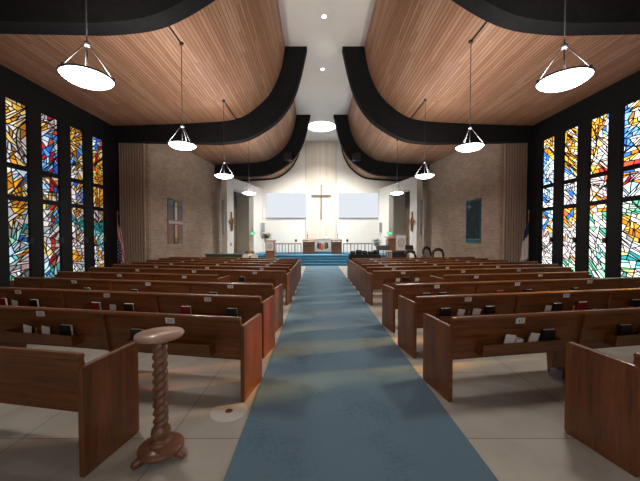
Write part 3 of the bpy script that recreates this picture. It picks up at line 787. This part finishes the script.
m_chr = mat('white_flag', (.8, .76, .74), .8); uvn = N(m_chr, 'ShaderNodeUVMap', uv_map='UVMap'); s_ = N(m_chr, 'ShaderNodeSeparateXYZ'); L(m_chr, uvn.outputs[0], s_.inputs[0])
cant = math_(m_chr, 'MULTIPLY', math_(m_chr, 'LESS_THAN', s_.outputs[0], .85), math_(m_chr, 'LESS_THAN', s_.outputs[1], .34))
L(m_chr, mixc(m_chr, cant, (.74, .68, .66), (.022, .024, .085)), BS(m_chr).inputs['Base Color'])
flag(-7.80, 11.75, 2.62, .72, 1, m_usa, 'striped_flag', 'red and white striped flag with starred corner, on a pole by the left windows')
flag(8.27, 11.75, 2.66, .78, -1, m_chr, 'white_flag', 'white flag with dark blue corner hanging on a pole by the right windows')

# ------------------------------------------------------------------ banners on the brick
def on_brick(sd, y):     # point on the inner brick face
    return XC+sd*(7.20-(y-12.48)*.6/6.12)
def banner(sd, y0, y1, z0, z1, m, name, label, build):
    ym = (y0+y1)/2; x = on_brick(sd, ym)-sd*.02; w = (y1-y0)/2
    o = empty(name, (x, ym, z0)); o.rotation_euler = (0, 0, (sd*math.atan(.6/6.12)))
    b = MB(); b.box(-.008, .008, -w, w, 0, z1-z0); b.build('banner_cloth', m, o)
    b = MB(); b.tube([(-sd*.012, -w-.04, z1-z0+.01), (-sd*.012, w+.04, z1-z0+.01)], .014, 8); b.build('hanging_rod', m_darkmetal, o)
    build(o, sd, w, z1-z0); tag(o, label, 'banner'); return o
m_ban_l = mat('pastel_banner', (.3, .3, .35), .85); v = coords(m_ban_l, (1, 1, 1)); s_ = N(m_ban_l, 'ShaderNodeSeparateXYZ'); L(m_ban_l, v, s_.inputs[0])
L(m_ban_l, ramp(m_ban_l, math_(m_ban_l, 'DIVIDE', s_.outputs[2], 2.1), [(0, (.26, .19, .13)), (.2, (.28, .155, .13)), (.5, (.24, .165, .175)), (.75, (.17, .17, .22)), (.84, (.12, .14, .19)), (.88, (.17, .25, .25)), (1, (.15, .23, .23))]), BS(m_ban_l).inputs['Base Color'])
def bl(o, sd, w, h):
    f = -sd
    def bx(y0, y1, z0, z1, t, m, n): b = MB(); b.box(*sorted((f*.008, f*(.008+t))), y0*w, y1*w, z0*h, z1*h); b.build(n, m, o)
    bx(-.28, .32, .0, .97, .010, m_black, 'dark_band')
    bx(-.14, .18, .54, .84, .020, mat('candle_white', (.66, .60, .60), .8), 'candle'); bx(-.14, .18, .13, .44, .020, mat('candle_pink', (.62, .38, .30), .8), 'candle')
    bx(-.10, .12, .85, .95, .020, m_brass, 'flame_patch'); bx(-.12, .14, .03, .12, .020, m_brass, 'flame_patch')
    bx(-.98, .98, .455, .525, .026, mat('banner_bar', (.50, .48, .52), .8), 'cross_bar')
banner(-1, 13.62, 14.85, 1.42, 3.46, m_ban_l, 'candle_banner', 'pale banner with a dark upright band and cross bar, on the left brick wall', bl)
m_ban_r = mat('blue_banner', (.02, .12, .16), .8); v = coords(m_ban_r, (1.0, 3, 1.4)); f = noise(m_ban_r, v, 2.2, 5, .7)
L(m_ban_r, ramp(m_ban_r, f, [(.35, (.002, .006, .014)), (.52, (.004, .026, .042)), (.72, (.010, .075, .095))]), BS(m_ban_r).inputs['Base Color'])
def brn(o, sd, w, h):
    f = -sd; m_rim = mat('banner_teal', (.035, .155, .185), .8); m_pale = mat('banner_pale', (.20, .34, .36), .8)
    def bx(y0, y1, z0, z1, t, m, n): b = MB(); b.box(*sorted((f*.008, f*(.008+t))), y0*w, y1*w, z0*h, z1*h); b.build(n, m, o)
    bx(-1, -.92, 0, 1, .006, m_rim, 'border'); bx(.92, 1, 0, 1, .006, m_rim, 'border'); bx(-1, 1, .97, 1, .006, m_rim, 'border'); bx(-1, 1, 0, .07, .006, m_rim, 'border')
    b = MB()
    for k in range(9): b.box(*sorted((f*.008, f*.015)), (-.88+k*.2)*w, (-.75+k*.2)*w, .075*h, .10*h)
    b.build('lettering_row', m_pale, o)
    b = MB()         # rayed star high on the far corner
    for k in range(8):
        t = k*PI/4+.2; r = .26 if k % 2 == 0 else .15; c, s = math.cos(t), math.sin(t); cy, cz = .55*w, .86*h
        b.add([(f*.016, cy+.03*s, cz-.03*c), (f*.016, cy-.03*s, cz+.03*c), (f*.016, cy+r*c, cz+r*s)], [(0, 1, 2)])
    b.build('star', m_pale, o)
banner(1, 13.55, 14.65, 1.45, 3.46, m_ban_r, 'star_banner', 'dark blue banner with a pale star, on the right brick wall', brn)

# ------------------------------------------------------------------ chancel furnishings
c_ = empty('wall_cross', (XC+.02, YW-.13, 3.12))
m = MB(); m.box(-.038, .038, -.04, .04, 0, 2.72); m.build('upright', m_dark_oak, c_, bevel=.008)
m = MB(); m.box(-.76, .76, -.045, .045, 1.83, 1.905); m.build('crossbar', m_dark_oak, c_, bevel=.008)
tag(c_, 'large plain wooden cross hung on the white altar wall', 'cross')
for sd, x0, x1 in ((-1, 266.5, 306), (1, 338.5, 378)):
    X0, X1 = (x0-317)*23.4/300, (x1-317)*23.4/300; o = empty('projection_screen', ((X0+X1)/2, YW-.05, 3.22)); w = (X1-X0)/2
    m = MB(); m.box(-w, w, -.02, .02, .05, 1.95); m.build('screen_sheet', m_screen, o)
    m = MB(); m.box(-w, w, -.03, .03, 0, .05); m.build('bottom_bar', m_grey, o)
    m = MB(); m.box(-w-.04, w+.04, -.05, .05, 1.95, 2.06); m.build('screen_case', m_white, o, bevel=.01)
    tag(o, 'bluish white projection screen on the altar wall, %s of the cross' % ('left' if sd < 0 else 'right'), 'screen', 'screens beside the cross')
# altar with painted frontal
al = empty('altar_table', (XC+.10, 21.3, .68)); A = .56
m = MB(); m.box(-A+.04, A-.04, -.28, .28, 0, .92); m.build('altar_body', m_chancel_wood, al, bevel=.01)
m = MB(); m.box(-A, A, -.34, .34, .92, .965); m.build('altar_top', m_linen, al, bevel=.01)
m = MB(); m.box(-A+.01, A-.01, -.315, -.295, .05, .93); fr_ = m.build('white_frontal', m_linen, al, bevel=.004)
def blob(pts, m, n, par, y): b = MB(); b.prism(pts, 'y', y-.012, y); return b.build(n, m, par)
import_cols = {'r': mat('frontal_red', (.42, .06, .04), .8), 'o': mat('frontal_orange', (.62, .25, .12), .8), 'd': mat('frontal_dark', (.06, .05, .06), .8), 'g': mat('frontal_green', (.10, .14, .09), .8), 's': mat('frontal_skin', (.58, .36, .26), .8)}
for pts, k in (([(-.42, .32), (-.28, .22), (-.26, .62), (-.30, .74), (-.38, .66)], 'd'), ([(-.28, .24), (-.12, .20), (-.10, .58), (-.16, .68), (-.26, .62)], 'r'),
               ([(-.12, .16), (.02, .14), (.05, .48), (.0, .66), (-.08, .58)], 'o'), ([(.04, .24), (.14, .20), (.18, .60), (.12, .70), (.06, .56)], 's'),
               ([(.14, .22), (.28, .24), (.27, .66), (.22, .76), (.16, .66)], 'g'), ([(.27, .24), (.38, .30), (.36, .64), (.32, .72), (.28, .66)], 'd')):
    blob(pts, import_cols[k], 'painted_figure', fr_, -.316)
tag(al, 'altar table with white cloth front and red painted figures, between two wooden desks', 'altar')
mi_ = MB(); mi_.box(-.18, .18, -.1, .1, .965, .985); 
# open book stand on altar
o = empty('missal_stand', (XC+.42, 21.3, 1.645)); m = MB(); m.prism([(-.10, 0), (.12, 0), (.12, .10), (-.10, .02)], 'x', -.14, .14); m.build('stand', m_darkmetal, o)
m = MB(); m.prism([(-.10, .025), (.12, .105), (.12, .125), (-.10, .045)], 'x', -.16, .16); m.build('open_book', m_paper, o); tag(o, 'small dark book stand on the right end of the white altar', 'book stand')
# prayer desks
for sd, xa, xb in ((-1, 302.6, 314.8), (1, 331.2, 341.8)):
    Y = 20.35; X0, X1 = (xa-317)*Y/300, (xb-317)*Y/300; w = (X1-X0)/2; o = empty('prayer_desk', ((X0+X1)/2, Y, .58)); o.scale.z = 1.09
    m = MB(); m.box(-w, w, 0, .03, .06, .78); m.build('front_panel', m_chancel_wood, o, bevel=.005)
    for e in (-w, w-.05): m = MB(); m.prism([(-.03, 0), (.42, 0), (.42, .80), (.20, .90), (-.03, .84)], 'x', e, e+.05); m.build('side_panel', m_chancel_wood, o, bevel=.006)
    m = MB(); m.prism([(-.06, .83), (.40, .90), (.40, .94), (-.06, .87)], 'x', -w-.02, w+.02); m.build('sloping_top', m_chancel_wood, o, bevel=.006)
    m = MB(); m.box(-w+.05, w-.05, -.05, .0, .52, .60); m.build('ledge', m_oak_cap, o, bevel=.004)
    m = MB(); m.box(-w-.02, w+.02, -.10, .45, 0, .06); m.build('plinth', m_oak_cap, o, bevel=.004)
    tag(o, 'brown wooden prayer desk standing just %s of the white altar' % ('left' if sd < 0 else 'right'), 'desk', 'prayer desks beside the altar')
# communion rails
for sd, xa, xb in ((-1, 275.5, 301.5), (1, 343.2, 372.5)):
    Y = 20.2; X0, X1 = (xa-317)*Y/300, (xb-317)*Y/300; o = empty('communion_rail', (X0, Y, .58)); o.scale.z = 1.10; W = X1-X0
    m = MB(); m.prism([(-.07, .62), (.07, .62), (.07, .66), (.04, .69), (-.04, .69), (-.07, .66)], 'x', 0, W); m.build('handrail', m_chancel_wood, o, bevel=.006)
    m = MB(); m.box(0, W, -.05, .05, 0, .05); m.build('bottom_rail', m_oak_cap, o, bevel=.006)
    n = 5
    for k in range(n):
        x = .03+(W-.06)*k/(n-1); m = MB(); m.box(x-.028, x+.028, -.028, .028, .05, .62); m.build('baluster', m_chancel_wood, o, bevel=.004)
        if k < n-1:
            x2 = x+(W-.06)/(n-1)/2; m = MB(); m.box(x2-.016, x2+.016, -.016, .016, .05, .62); m.build('baluster', m_oak_cap, o, bevel=.003)
    tag(o, 'low wooden communion rail with open balusters, %s of the altar' % ('left' if sd < 0 else 'right'), 'rail', 'communion rails')
for sd, x in ((-1, 296), (1, 347.3)):
    p = px(x, 240, 20.6); o = empty('microphone_stand', (p.x, 20.6, .58)); o.scale.z = 1.06
    m = MB(); m.tube([(0, 0, .02), (0, 0, .80)], .012, 8); m.lathe([(.0005, 0), (.13, 0), (.13, .02), (.0005, .03)], 20); m.build('stand', m_black, o)
    m = MB(); m.lathe([(.0005, .78), (.05, .80), (.085, .86), (.085, .90), (.05, .95), (.0005, .97)], 16); m.build('microphone_head', m_black, o)
    tag(o, 'slim black stand with round head behind the %s communion rail' % ('left' if sd < 0 else 'right'), 'stand', 'black stands behind the rails')
for sd, x in ((-1, 307.6), (1, 337.6)):
    p = px(x, 240, 22.4); o = empty('tall_candlestick', (p.x, 22.4, .58)); o.scale.z = 1.05
    m = MB(); m.lathe([(.0005, 0), (.14, 0), (.14, .02), (.03, .06), (.018, .12), (.018, 1.2), (.04, 1.24), (.05, 1.28), (.0005, 1.28)], 16); m.build('stick', m_brass, o)
    m = MB(); m.lathe([(.0005, 1.28), (.025, 1.28), (.025, 1.82), (.0005, 1.84)], 12); m.build('candle', m_linen, o)
    tag(o, 'tall brass candlestick with white candle behind the %s prayer desk' % ('left' if sd < 0 else 'right'), 'candlestick', 'tall candlesticks behind the altar')
# lectern left, pulpit right
def stand(name, X, Y, w, d, h, cw, ch, cz, label, cat, z0=0, cdx=0):
    o = empty(name, (X, Y, z0))
    m = MB(); m.box(-w, w, -d, d, 0, h); m.build('body', m_chancel_wood, o, bevel=.012)
    m = MB(); m.box(-w-.04, w+.04, -d-.04, d+.04, 0, .08); m.build('plinth', m_chancel_wood, o, bevel=.01)
    m = MB(); m.prism([(-d-.06, h), (d+.06, h+.10), (d+.06, h+.15), (-d-.06, h+.05)], 'x', -w-.06, w+.06); m.build('reading_top', m_chancel_wood, o, bevel=.008)
    m = MB(); m.box(cdx-cw, cdx+cw, -d-.085, -d-.065, cz, cz+ch); cl = m.build('white_parament', m_linen, o)
    m = MB(); c = cz+ch*.5
    for k in range(2):
        s = -1 if k else 1
        m.tube([(cdx+s*cw*(.12+.38*math.sin(t*PI/10)), -d-.09, c-ch*.28+ch*.56*t/10) for t in range(11)], .018, 6)
    m.tube([(cdx, -d-.09, c-ch*.2), (cdx, -d-.09, c+ch*.2)], .014, 6); m.build('emblem', mat('emblem_'+name, (.28, .20, .22), .8), cl)
    tag(o, label, cat); return o
stand('lectern', (270.6-317)*17.6/300, 17.6, .24, .2, 1.42, .21, .50, .95, 'wooden lectern with white hanging at the left of the chancel steps', 'lectern')
stand('pulpit', (396-317)*17.4/300, 17.4, .52, .34, 1.62, .29, .86, .98, 'broad wooden pulpit with long white emblem hanging, right of the chancel', 'pulpit', 0, .17)
# flower arrangement on a stand / leafy plant
def leafy(o, n, R, z, ms, seed, long=.22, wide=.05, up=.4):
    rnd = random.Random(seed)
    for mi_k, (m_, cnt, nm) in enumerate(ms):
        b = MB()
        for _ in range(cnt):
            t = rnd.uniform(0, 2*PI); e = rnd.uniform(-.2, 1.2); r = R*rnd.uniform(.15, 1)
            c = Vector((r*math.cos(t)*math.cos(e*.8), r*math.sin(t)*math.cos(e*.8), z+R*up*2*rnd.uniform(-.2, 1)*(1-.3*r/R)))
            d = Vector((math.cos(t), math.sin(t), e)).normalized(); s = d.cross(Vector((0, 0, 1))).normalized(); l = long*rnd.uniform(.6, 1.2); w = wide*rnd.uniform(.7, 1.2); nn = s.cross(d)
            b.add([c, c+d*l*.4+s*w+nn*.012, c+d*l+nn*-.03, c+d*l*.4-s*w+nn*.012, c+d*l*.45+nn*.02], [(0, 1, 4), (1, 2, 4), (2, 3, 4), (3, 0, 4)])
        b.build(nm, m_, o, merge=False)
o = empty('flower_arrangement', ((266.2-317)*19.9/300, 19.9, .58))
m = MB(); m.lathe([(.0005, 0), (.16, 0), (.16, .03), (.05, .06), (.045, .78), (.12, .82), (.12, .84), (.0005, .84)], 20); m.build('flower_stand', m_chancel_wood, o)
m = MB(); m.lathe([(.0005, .84), (.09, .84), (.13, .92), (.11, 1.02), (.0005, 1.02)], 20); m.build('vase', m_brass, o)
leafy(o, 0, .33, 1.08, [(m_leaf, 130, 'foliage'), (m_petal, 34, 'yellow_flowers')], 3, .2, .05, .45)
tag(o, 'round arrangement of green leaves and yellow flowers on a stand behind the lectern', 'flowers')
o = empty('potted_plant', ((377-317)*19.6/300, 19.6, .58))
m = MB(); m.lathe([(.0005, 0), (.13, 0), (.18, .30), (.16, .30), (.0005, .27)], 20); m.build('pot', m_darkmetal, o)
m = MB()
for k in range(9): t = 2*PI*k/9; m.tube([(0, 0, .25), (.08*math.cos(t), .08*math.sin(t), .55), (.2*math.cos(t), .2*math.sin(t), .85)], [.012, .009, .004], 5)
m.build('stems', m_leaf, o); leafy(o, 0, .26, .62, [(m_leaf_grey, 90, 'foliage')], 5, .26, .045, .75)
tag(o, 'grey-green leafy potted plant at the right end of the communion rail', 'plant')
# column speakers on wall ends, wall ornaments, exit signs
for sd in (-1, 1):
    sn = 'left' if sd < 0 else 'right'; PS = PLs if sd < 0 else PRs
    xe = PS(0, .19, 0); o = empty('column_speaker', (xe[0]+sd*.02, 18.60, 1.90))
    ang = 0
    m = MB(); m.box(-.075, .075, -.19, -.06, 0, 2.1); m.build('cabinet', m_grey, o, bevel=.015)
    m = MB(); m.box(-.06, .06, -.196, -.19, .05, 2.05); m.build('grille', mat('grille_grey', (.40, .41, .43), .7), o)
    for z in (.3, 1.75): m = MB(); m.box(-.03, .03, -.06, .06, z, z+.06); m.build('bracket', m_grey, o)
    tag(o, 'tall slim grey column speaker on the end of the white %s wall' % sn, 'speaker', 'column speakers on the white walls')
    p = Vector(PS(.45, -.05, 2.72)); dirv = Vector((PS(1, 0, 0)[0]-PS(0, 0, 0)[0], PS(1, 0, 0)[1]-PS(0, 0, 0)[1])); ang = math.atan2(dirv.y, dirv.x)
    o = empty('wooden_crucifix', p, ang)
    m = MB(); m.box(-.05, .05, -.03, .03, -.62, .62); m.build('upright', m_carve, o, bevel=.01)
    m = MB(); m.prism([(-.34, 0), (-.05, -.22), (.05, -.22), (.34, 0), (.05, .22), (-.05, .22)], 'y', -.04, .035); m.build('lozenge', m_carve, o, bevel=.015)
    m = MB(); sgn_ = 1 if sd < 0 else 1
    m.lathe([(.0005, .24), (.05, .20), (.06, .15), (.03, .10), (.075, .05), (.07, -.15), (.05, -.4), (.03, -.55), (.0005, -.57)], 14, (0, (-.05 if sd < 0 else .05), 0)); m.build('carved_figure', m_carve, o)
    tag(o, 'brown carved wooden crucifix on the white wall beside the %s opening' % sn, 'crucifix', 'carved crucifixes')
    p = PS(3.45, -.0, 3.0); o = empty('exit_sign', (XC+sd*4.97, 21.84, 2.02))
    m = MB(); m.box(-.15, .15, .0, .05, -.10, .10); m.build('sign_case', m_black, o, bevel=.01)
    m = MB(); m.box(-.138, .138, -.012, .0, -.088, .088); m.build('sign_face', m_exit, o)
    cu = bpy.data.curves.new('EXIT', 'FONT'); cu.body = 'EXIT'; cu.size = .125; cu.align_x = 'CENTER'; cu.align_y = 'CENTER'; cu.extrude = .002
    cu.materials.append(m_paper); tmp = bpy.data.objects.new('tmp', cu); C.objects.link(tmp); bpy.context.view_layer.update()
    me = bpy.data.meshes.new_from_object(tmp.evaluated_get(bpy.context.evaluated_depsgraph_get())); bpy.data.objects.remove(tmp)
    t = bpy.data.objects.new('sign_letters', me); C.objects.link(t); t.parent = o; t.location = (0, -.015, 0); t.rotation_euler = (PI/2, 0, 0)
    m = MB(); m.tube([(sd*.05, .025, .09), (sd*.05, .025, .40), (sd*.05, .2, .40)], .012, 6); m.build('bracket_arm', m_darkmetal, o)
    tag(o, 'green lit exit sign in the %s opening beside the chancel' % sn, 'exit sign', 'exit signs')
    p = px(263, 226, 23.0) if sd < 0 else px(381, 226, 23.0); o = empty('wall_speaker', (p.x, 23.2, 2.05))
    m = MB(); m.box(-.16, .16, -.12, .12, 0, .85); m.build('cabinet', m_white, o, bevel=.02)
    m = MB(); m.box(-.12, .12, -.13, -.12, .05, .80); m.build('grille', m_grey, o)
    m = MB(); m.box(-.04, .04, .12, .38, .35, .5); m.build('bracket', m_grey, o)
    tag(o, 'small pale grey speaker high in the %s corner of the altar wall' % sn, 'speaker', 'corner speakers')
p = Vector(PLs(.42, -.012, 1.28)); o = MB().box(-.08, .08, -.01, .01, -.10, .10).build('wall_thermostat', m_grey, bevel=.008); o.location = p; d = PLs(1, 0, 0); e = PLs(0, 0, 0); o.rotation_euler = (0, 0, math.atan2(d[1]-e[1], d[0]-e[0]))
tag(o, 'small grey thermostat on the white wall below the left crucifix', 'thermostat')

# things at floor level in front of the chancel, left
Y = 16.2
o = empty('green_counter', ((226-317)*Y/300, Y, 0))
m = MB(); m.box(-1.02, 1.02, -.25, .25, .08, .80); m.build('counter_body', m_greygreen, o, bevel=.01)
m = MB(); m.box(-1.08, 1.08, -.30, .30, .80, .84); m.build('counter_top', mat('counter_grey', (.14, .17, .165), .35), o, bevel=.006)
m = MB(); m.box(-.98, .98, -.2, .2, 0, .08); m.build('plinth', m_black, o)
tag(o, 'low dark green counter behind the front left pews by the brick wall', 'counter')
o = empty('keyboard_bench', ((208-317)*15.9/300, 15.5, 0))
m = MB(); m.box(-.22, .22, -.16, .16, .58, .66); m.build('seat', m_chancel_wood, o, bevel=.01)
for a, b in ((-.2, -.14), (.16, -.14), (-.2, .10), (.16, .10)): m = MB(); m.box(a, a+.04, b, b+.04, 0, .58); m.build('leg', m_chancel_wood, o)
tag(o, 'dark wooden stool at the left end of the green counter', 'stool')
for x, w, lab in ((245.6, .17, 'left one, in front of the wooden font'), (254.2, .18, 'right one, by the blue steps')):
    Yc = 15.4; o = empty('white_chair', ((x-317)*Yc/300, Yc, 0))
    m = MB(); m.prism([(-w, .44), (w, .44), (w, .78), (w*.8, .84), (-w*.8, .84), (-w, .78)], 'y', -.02, .02); m.build('backrest', m_linen, o, bevel=.012)
    m = MB(); m.box(-w, w, 0.02, .38, .41, .45); m.build('seat', m_linen, o, bevel=.015)
    for a in (-w+.02, w-.02):
        for b in (.03, .35): m = MB(); m.tube([(a, b, 0), (a, b, .42)], .014, 8); m.build('leg', m_metal, o)
    tag(o, 'low white chair behind the front left pews, ' + lab, 'chair', 'white chairs before the chancel')
Yf = 17.0; o = empty('baptismal_font', ((249.5-317)*Yf/300, Yf, 0))
m = MB(); m.lathe([(.0005, 0), (.26, 0), (.26, .06), (.12, .12), (.10, .62), (.26, .78), (.30, .90), (.28, .90), (.2, .82), (.0005, .80)], 8); m.build('font_body', m_chancel_wood, o)
m = MB(); m.lathe([(.0005, 1.20), (.05, 1.16), (.10, 1.02), (.27, .93), (.27, .90), (.0005, .90)], 16); m.build('font_cover', m_carve, o)
tag(o, 'brown wooden font with cover, in front of the left opening', 'font')
o = empty('folded_white_cloth', (-3.62, 16.35, 0));
m = MB(); m.box(-.2, .2, -.15, .15, .66, .70); m.build('tabletop', m_chancel_wood, o, bevel=.006)
m = MB(); m.tube([(0, 0, 0), (0, 0, .66)], .03, 8); m.lathe([(.0005, 0), (.16, 0), (.16, .03), (.0005, .04)], 16); m.build('table_base', m_chancel_wood, o)
m = MB(); m.prism([(-.17, .70), (.17, .70), (.15, .80), (-.05, .84), (-.16, .78)], 'y', -.12, .12); m.build('cloth_bundle', m_linen, o, bevel=.02)
o.name = 'side_table'; tag(o, 'small side table with a white cloth in front of the brown font', 'table')

# right: black draped table with black cases, screens, chairs
Y = 14.9
o = empty('draped_table', ((364.5-317)*Y/300, Y, 0))
b = MB(); n = 60; vs = []
w, d = .74, .34
per = []
for i in range(n):
    t = i/n*4; k = int(t); q = t-k
    c = [(-w, -d), (w, -d), (w, d), (-w, d)]; a, e = c[k], c[(k+1) % 4]; per.append((a[0]+(e[0]-a[0])*q, a[1]+(e[1]-a[1])*q))
for z, g in ((.88, 0), (.84, .01), (.4, .03), (.02, .045)):
    for i, (x, y) in enumerate(per): f = 1+g*(1+.6*math.sin(i*2.1)); vs.append((x*f, y*(1+g*2*(1+.6*math.sin(i*2.1))), z))
b.add(vs, [(j*n+i, j*n+(i+1) % n, (j+1)*n+(i+1) % n, (j+1)*n+i) for j in range(3) for i in range(n)] + [tuple(range(n))]); b.build('black_drape', m_cloth_black, o)
tag(o, 'long table under a black cloth behind the front right pews', 'table')
rnd = random.Random(4)
for k, x in enumerate((-.58, -.29, .01, .31, .59)):
    o2 = empty('black_case', (o.location.x+x, Y+rnd.uniform(-.06, .06), .881), rnd.uniform(-.15, .15)); h = rnd.uniform(.12, .22); w = rnd.uniform(.11, .145)
    m = MB(); m.box(-w, w, -.16, .16, 0, h); m.build('case_body', m_cloth_black, o2, bevel=.03)
    m = MB(); m.tube([(-.05, -.165, h*.6), (-.04, -.19, h*.6), (.04, -.19, h*.6), (.05, -.165, h*.6)], .008, 6); m.build('handle', m_grey, o2)
    tag(o2, 'black case on the draped table, %s' % ('at its left end', 'second from the left', 'in the middle', 'fourth from the left', 'at its right end')[k], 'case', 'black cases on the draped table')
def monitor(x, y, Yc, w, h, lab):
    p = px(x, y, Yc); o = empty('music_stand', (p.x, Yc, 0))
    m = MB(); m.prism([(-.02, p.z-h), (.0, p.z-h), (.10, p.z+h), (.08, p.z+h)], 'x', -w, w); m.box(-w, w, -.07, 0, p.z-h-.01, p.z-h+.01); m.build('desk', m_black, o, bevel=.004)
    m = MB(); m.tube([(0, .06, .03), (0, .05, p.z-h*.4)], .014, 8); m.build('post', m_black, o)
    for k in range(3): t = k*2*PI/3+.5; m = MB(); m.tube([(0, .06, .16), (.26*math.cos(t), .06+.26*math.sin(t), .012)], .011, 6); m.build('leg', m_black, o)
    tag(o, lab, 'music stand', 'black music stands')
monitor(383.5, 247.8, 16.2, .36, .13, 'wide black music stand left of the pulpit')
monitor(409.5, 247.5, 16.0, .22, .12, 'black music stand right of the pulpit hanging')
o = empty('white_table', ((386-317)*16.7/300, 16.75, 0))
m = MB(); m.box(-.45, .30, -.2, .2, .93, .97); m.build('tabletop', m_linen, o, bevel=.006)
for a in (-.42, .27):
    for b_ in (-.17, .17): m = MB(); m.tube([(a, b_, 0), (a, b_, .93)], .016, 8); m.build('leg', m_metal, o)
tag(o, 'narrow white-topped table behind the wide black music stand', 'table')
p = px(398, 254.6, 15.3); o = empty('amplifier', (p.x, 15.3, 0))
m = MB(); m.box(-.30, .28, -.15, .15, 0, .98); m.build('amplifier_cabinet', m_black, o, bevel=.02)
m = MB(); m.box(-.27, .25, -.158, -.15, .05, .90); m.build('amplifier_grille', mat('grille_black', (.02, .02, .022), .9), o)
tag(o, 'black amplifier cabinet standing in front of the pulpit', 'amplifier')
def arch_chair(x, Yc, top, lab, tilt):
    o = empty('black_chair', ((x-317)*Yc/300, Yc, 0), tilt)
    m = MB(); pts = [(-.24, .0, .70), (-.22, .02, top-.12), (-.10, .04, top-.02), (.04, .05, top), (.18, .04, top-.06), (.25, .02, top-.24), (.26, 0, .70)]
    m.tube(pts, [.04, .065, .08, .085, .08, .065, .04], 10); m.build('curved_back', m_black, o)
    m = MB(); m.box(-.24, .24, -.42, .04, .44, .50); m.build('seat', m_cloth_black, o, bevel=.025)
    for s in (-.24, .25): m = MB(); m.tube([(s, 0, .72), (s, .02, .46)], .02, 8); m.build('back_post', m_black, o)
    for a in (-.2, .2):
        for b_ in (-.38, 0): m = MB(); m.tube([(a, b_, 0), (a, b_, .45)], .016, 8); m.build('leg', m_black, o)
    tag(o, lab, 'chair', 'black curved chairs')
arch_chair(427, 15.9, 1.17, 'black curved chair back beside the grey padded case', .3)
arch_chair(438, 15.1, 1.12, 'black curved chair back against the right brick wall, rightmost', -.5)
arch_chair(410, 14.4, 1.06, 'black curved chair back just right of the amplifier', -.4)
p = px(421, 256, 14.4); o = empty('padded_case', (p.x, 14.3, 0), .3)
m = MB(); m.prism([(-.22, 0), (.22, 0), (.24, .72), (.05, .92), (-.16, .80), (-.24, .5)], 'y', -.13, .13); m.build('case_body', mat('grey_fabric', (.13, .155, .17), .85), o, bevel=.04, seg=3)
m = MB(); m.tube([(-.05, -.14, .5), (-.03, -.17, .5), (.07, -.17, .5), (.09, -.14, .5)], .01, 6); m.build('handle', m_black, o)
tag(o, 'grey padded instrument case leaning among the black chairs', 'case')

# ------------------------------------------------------------------ light
def lamp(name, kind, loc, energy, color=(1, 1, 1), **k):
    d = bpy.data.lights.new(name, kind); d.energy = energy; d.color = color
    for a, v_ in k.items(): setattr(d, a, v_)
    o = bpy.data.objects.new(name, d); C.objects.link(o); o.location = loc; return o
def aim(o, t): o.rotation_euler = (Vector(t)-o.location).to_track_quat('-Z', 'Y').to_euler()
sun = lamp('sun', 'SUN', (20, 20, 8), 7.0, (1, .84, .55), angle=.04); aim(sun, Vector(sun.location)-Vector((1, .30, .44)))
for sd in (-1, 1):       # spot lamps behind the far arch wash the altar wall
    o = lamp('wash_light', 'SPOT', (XC+sd*2.3, 18.95, 6.3), 560, (1, .95, .89), spot_size=2.0, spot_blend=.9, shadow_soft_size=.15); aim(o, (XC+sd*2.6, YW, 1.2))
o = lamp('skylight_daylight', 'AREA', (XC, 20.5, 9.17), 380, (1, .95, .88), shape='DISK', size=1.8, spread=1.9)
for y in (10.4, 13.6):
    o = lamp('down_spot', 'SPOT', (XC-.06, y, 9.19), 160, (1, .94, .86), spot_size=1.2, spot_blend=.6, shadow_soft_size=.06); o.rotation_euler = (0, 0, 0)
rd = lamp('rear_fill', 'AREA', (XC, YB+.15, 3.0), 45, (.95, .97, 1), shape='RECTANGLE', size=6, size_y=3); rd.rotation_euler = (PI/2, 0, 0)  # added fill light behind the camera; the rear wall has no opening
w = bpy.data.worlds.new('sky'); S.world = w; w.use_nodes = True
bg = w.node_tree.nodes['Background']; bg.inputs[0].default_value = (.75, .86, 1, 1); bg.inputs[1].default_value = .35

# ------------------------------------------------------------------ camera
cd = bpy.data.cameras.new('camera'); cam = bpy.data.objects.new('camera', cd); C.objects.link(cam); S.camera = cam
cam.location = (0, 0, 1.7); cd.sensor_width = 36; cd.lens = 300/640*36; cd.clip_start = .05
cd.shift_x = 3/640; cd.shift_y = 4.7/640; pitch = .025
cam.rotation_euler = (PI/2-pitch, 0, 0)
S.view_settings.view_transform = 'Standard'; S.view_settings.look = 'None'; S.view_settings.gamma = 1; S.view_settings.use_curve_mapping = False
S.view_settings.exposure = 0.45
S.cycles.max_bounces = 8; S.cycles.diffuse_bounces = 4; S.cycles.transparent_max_bounces = 8; S.cycles.sample_clamp_indirect = 6
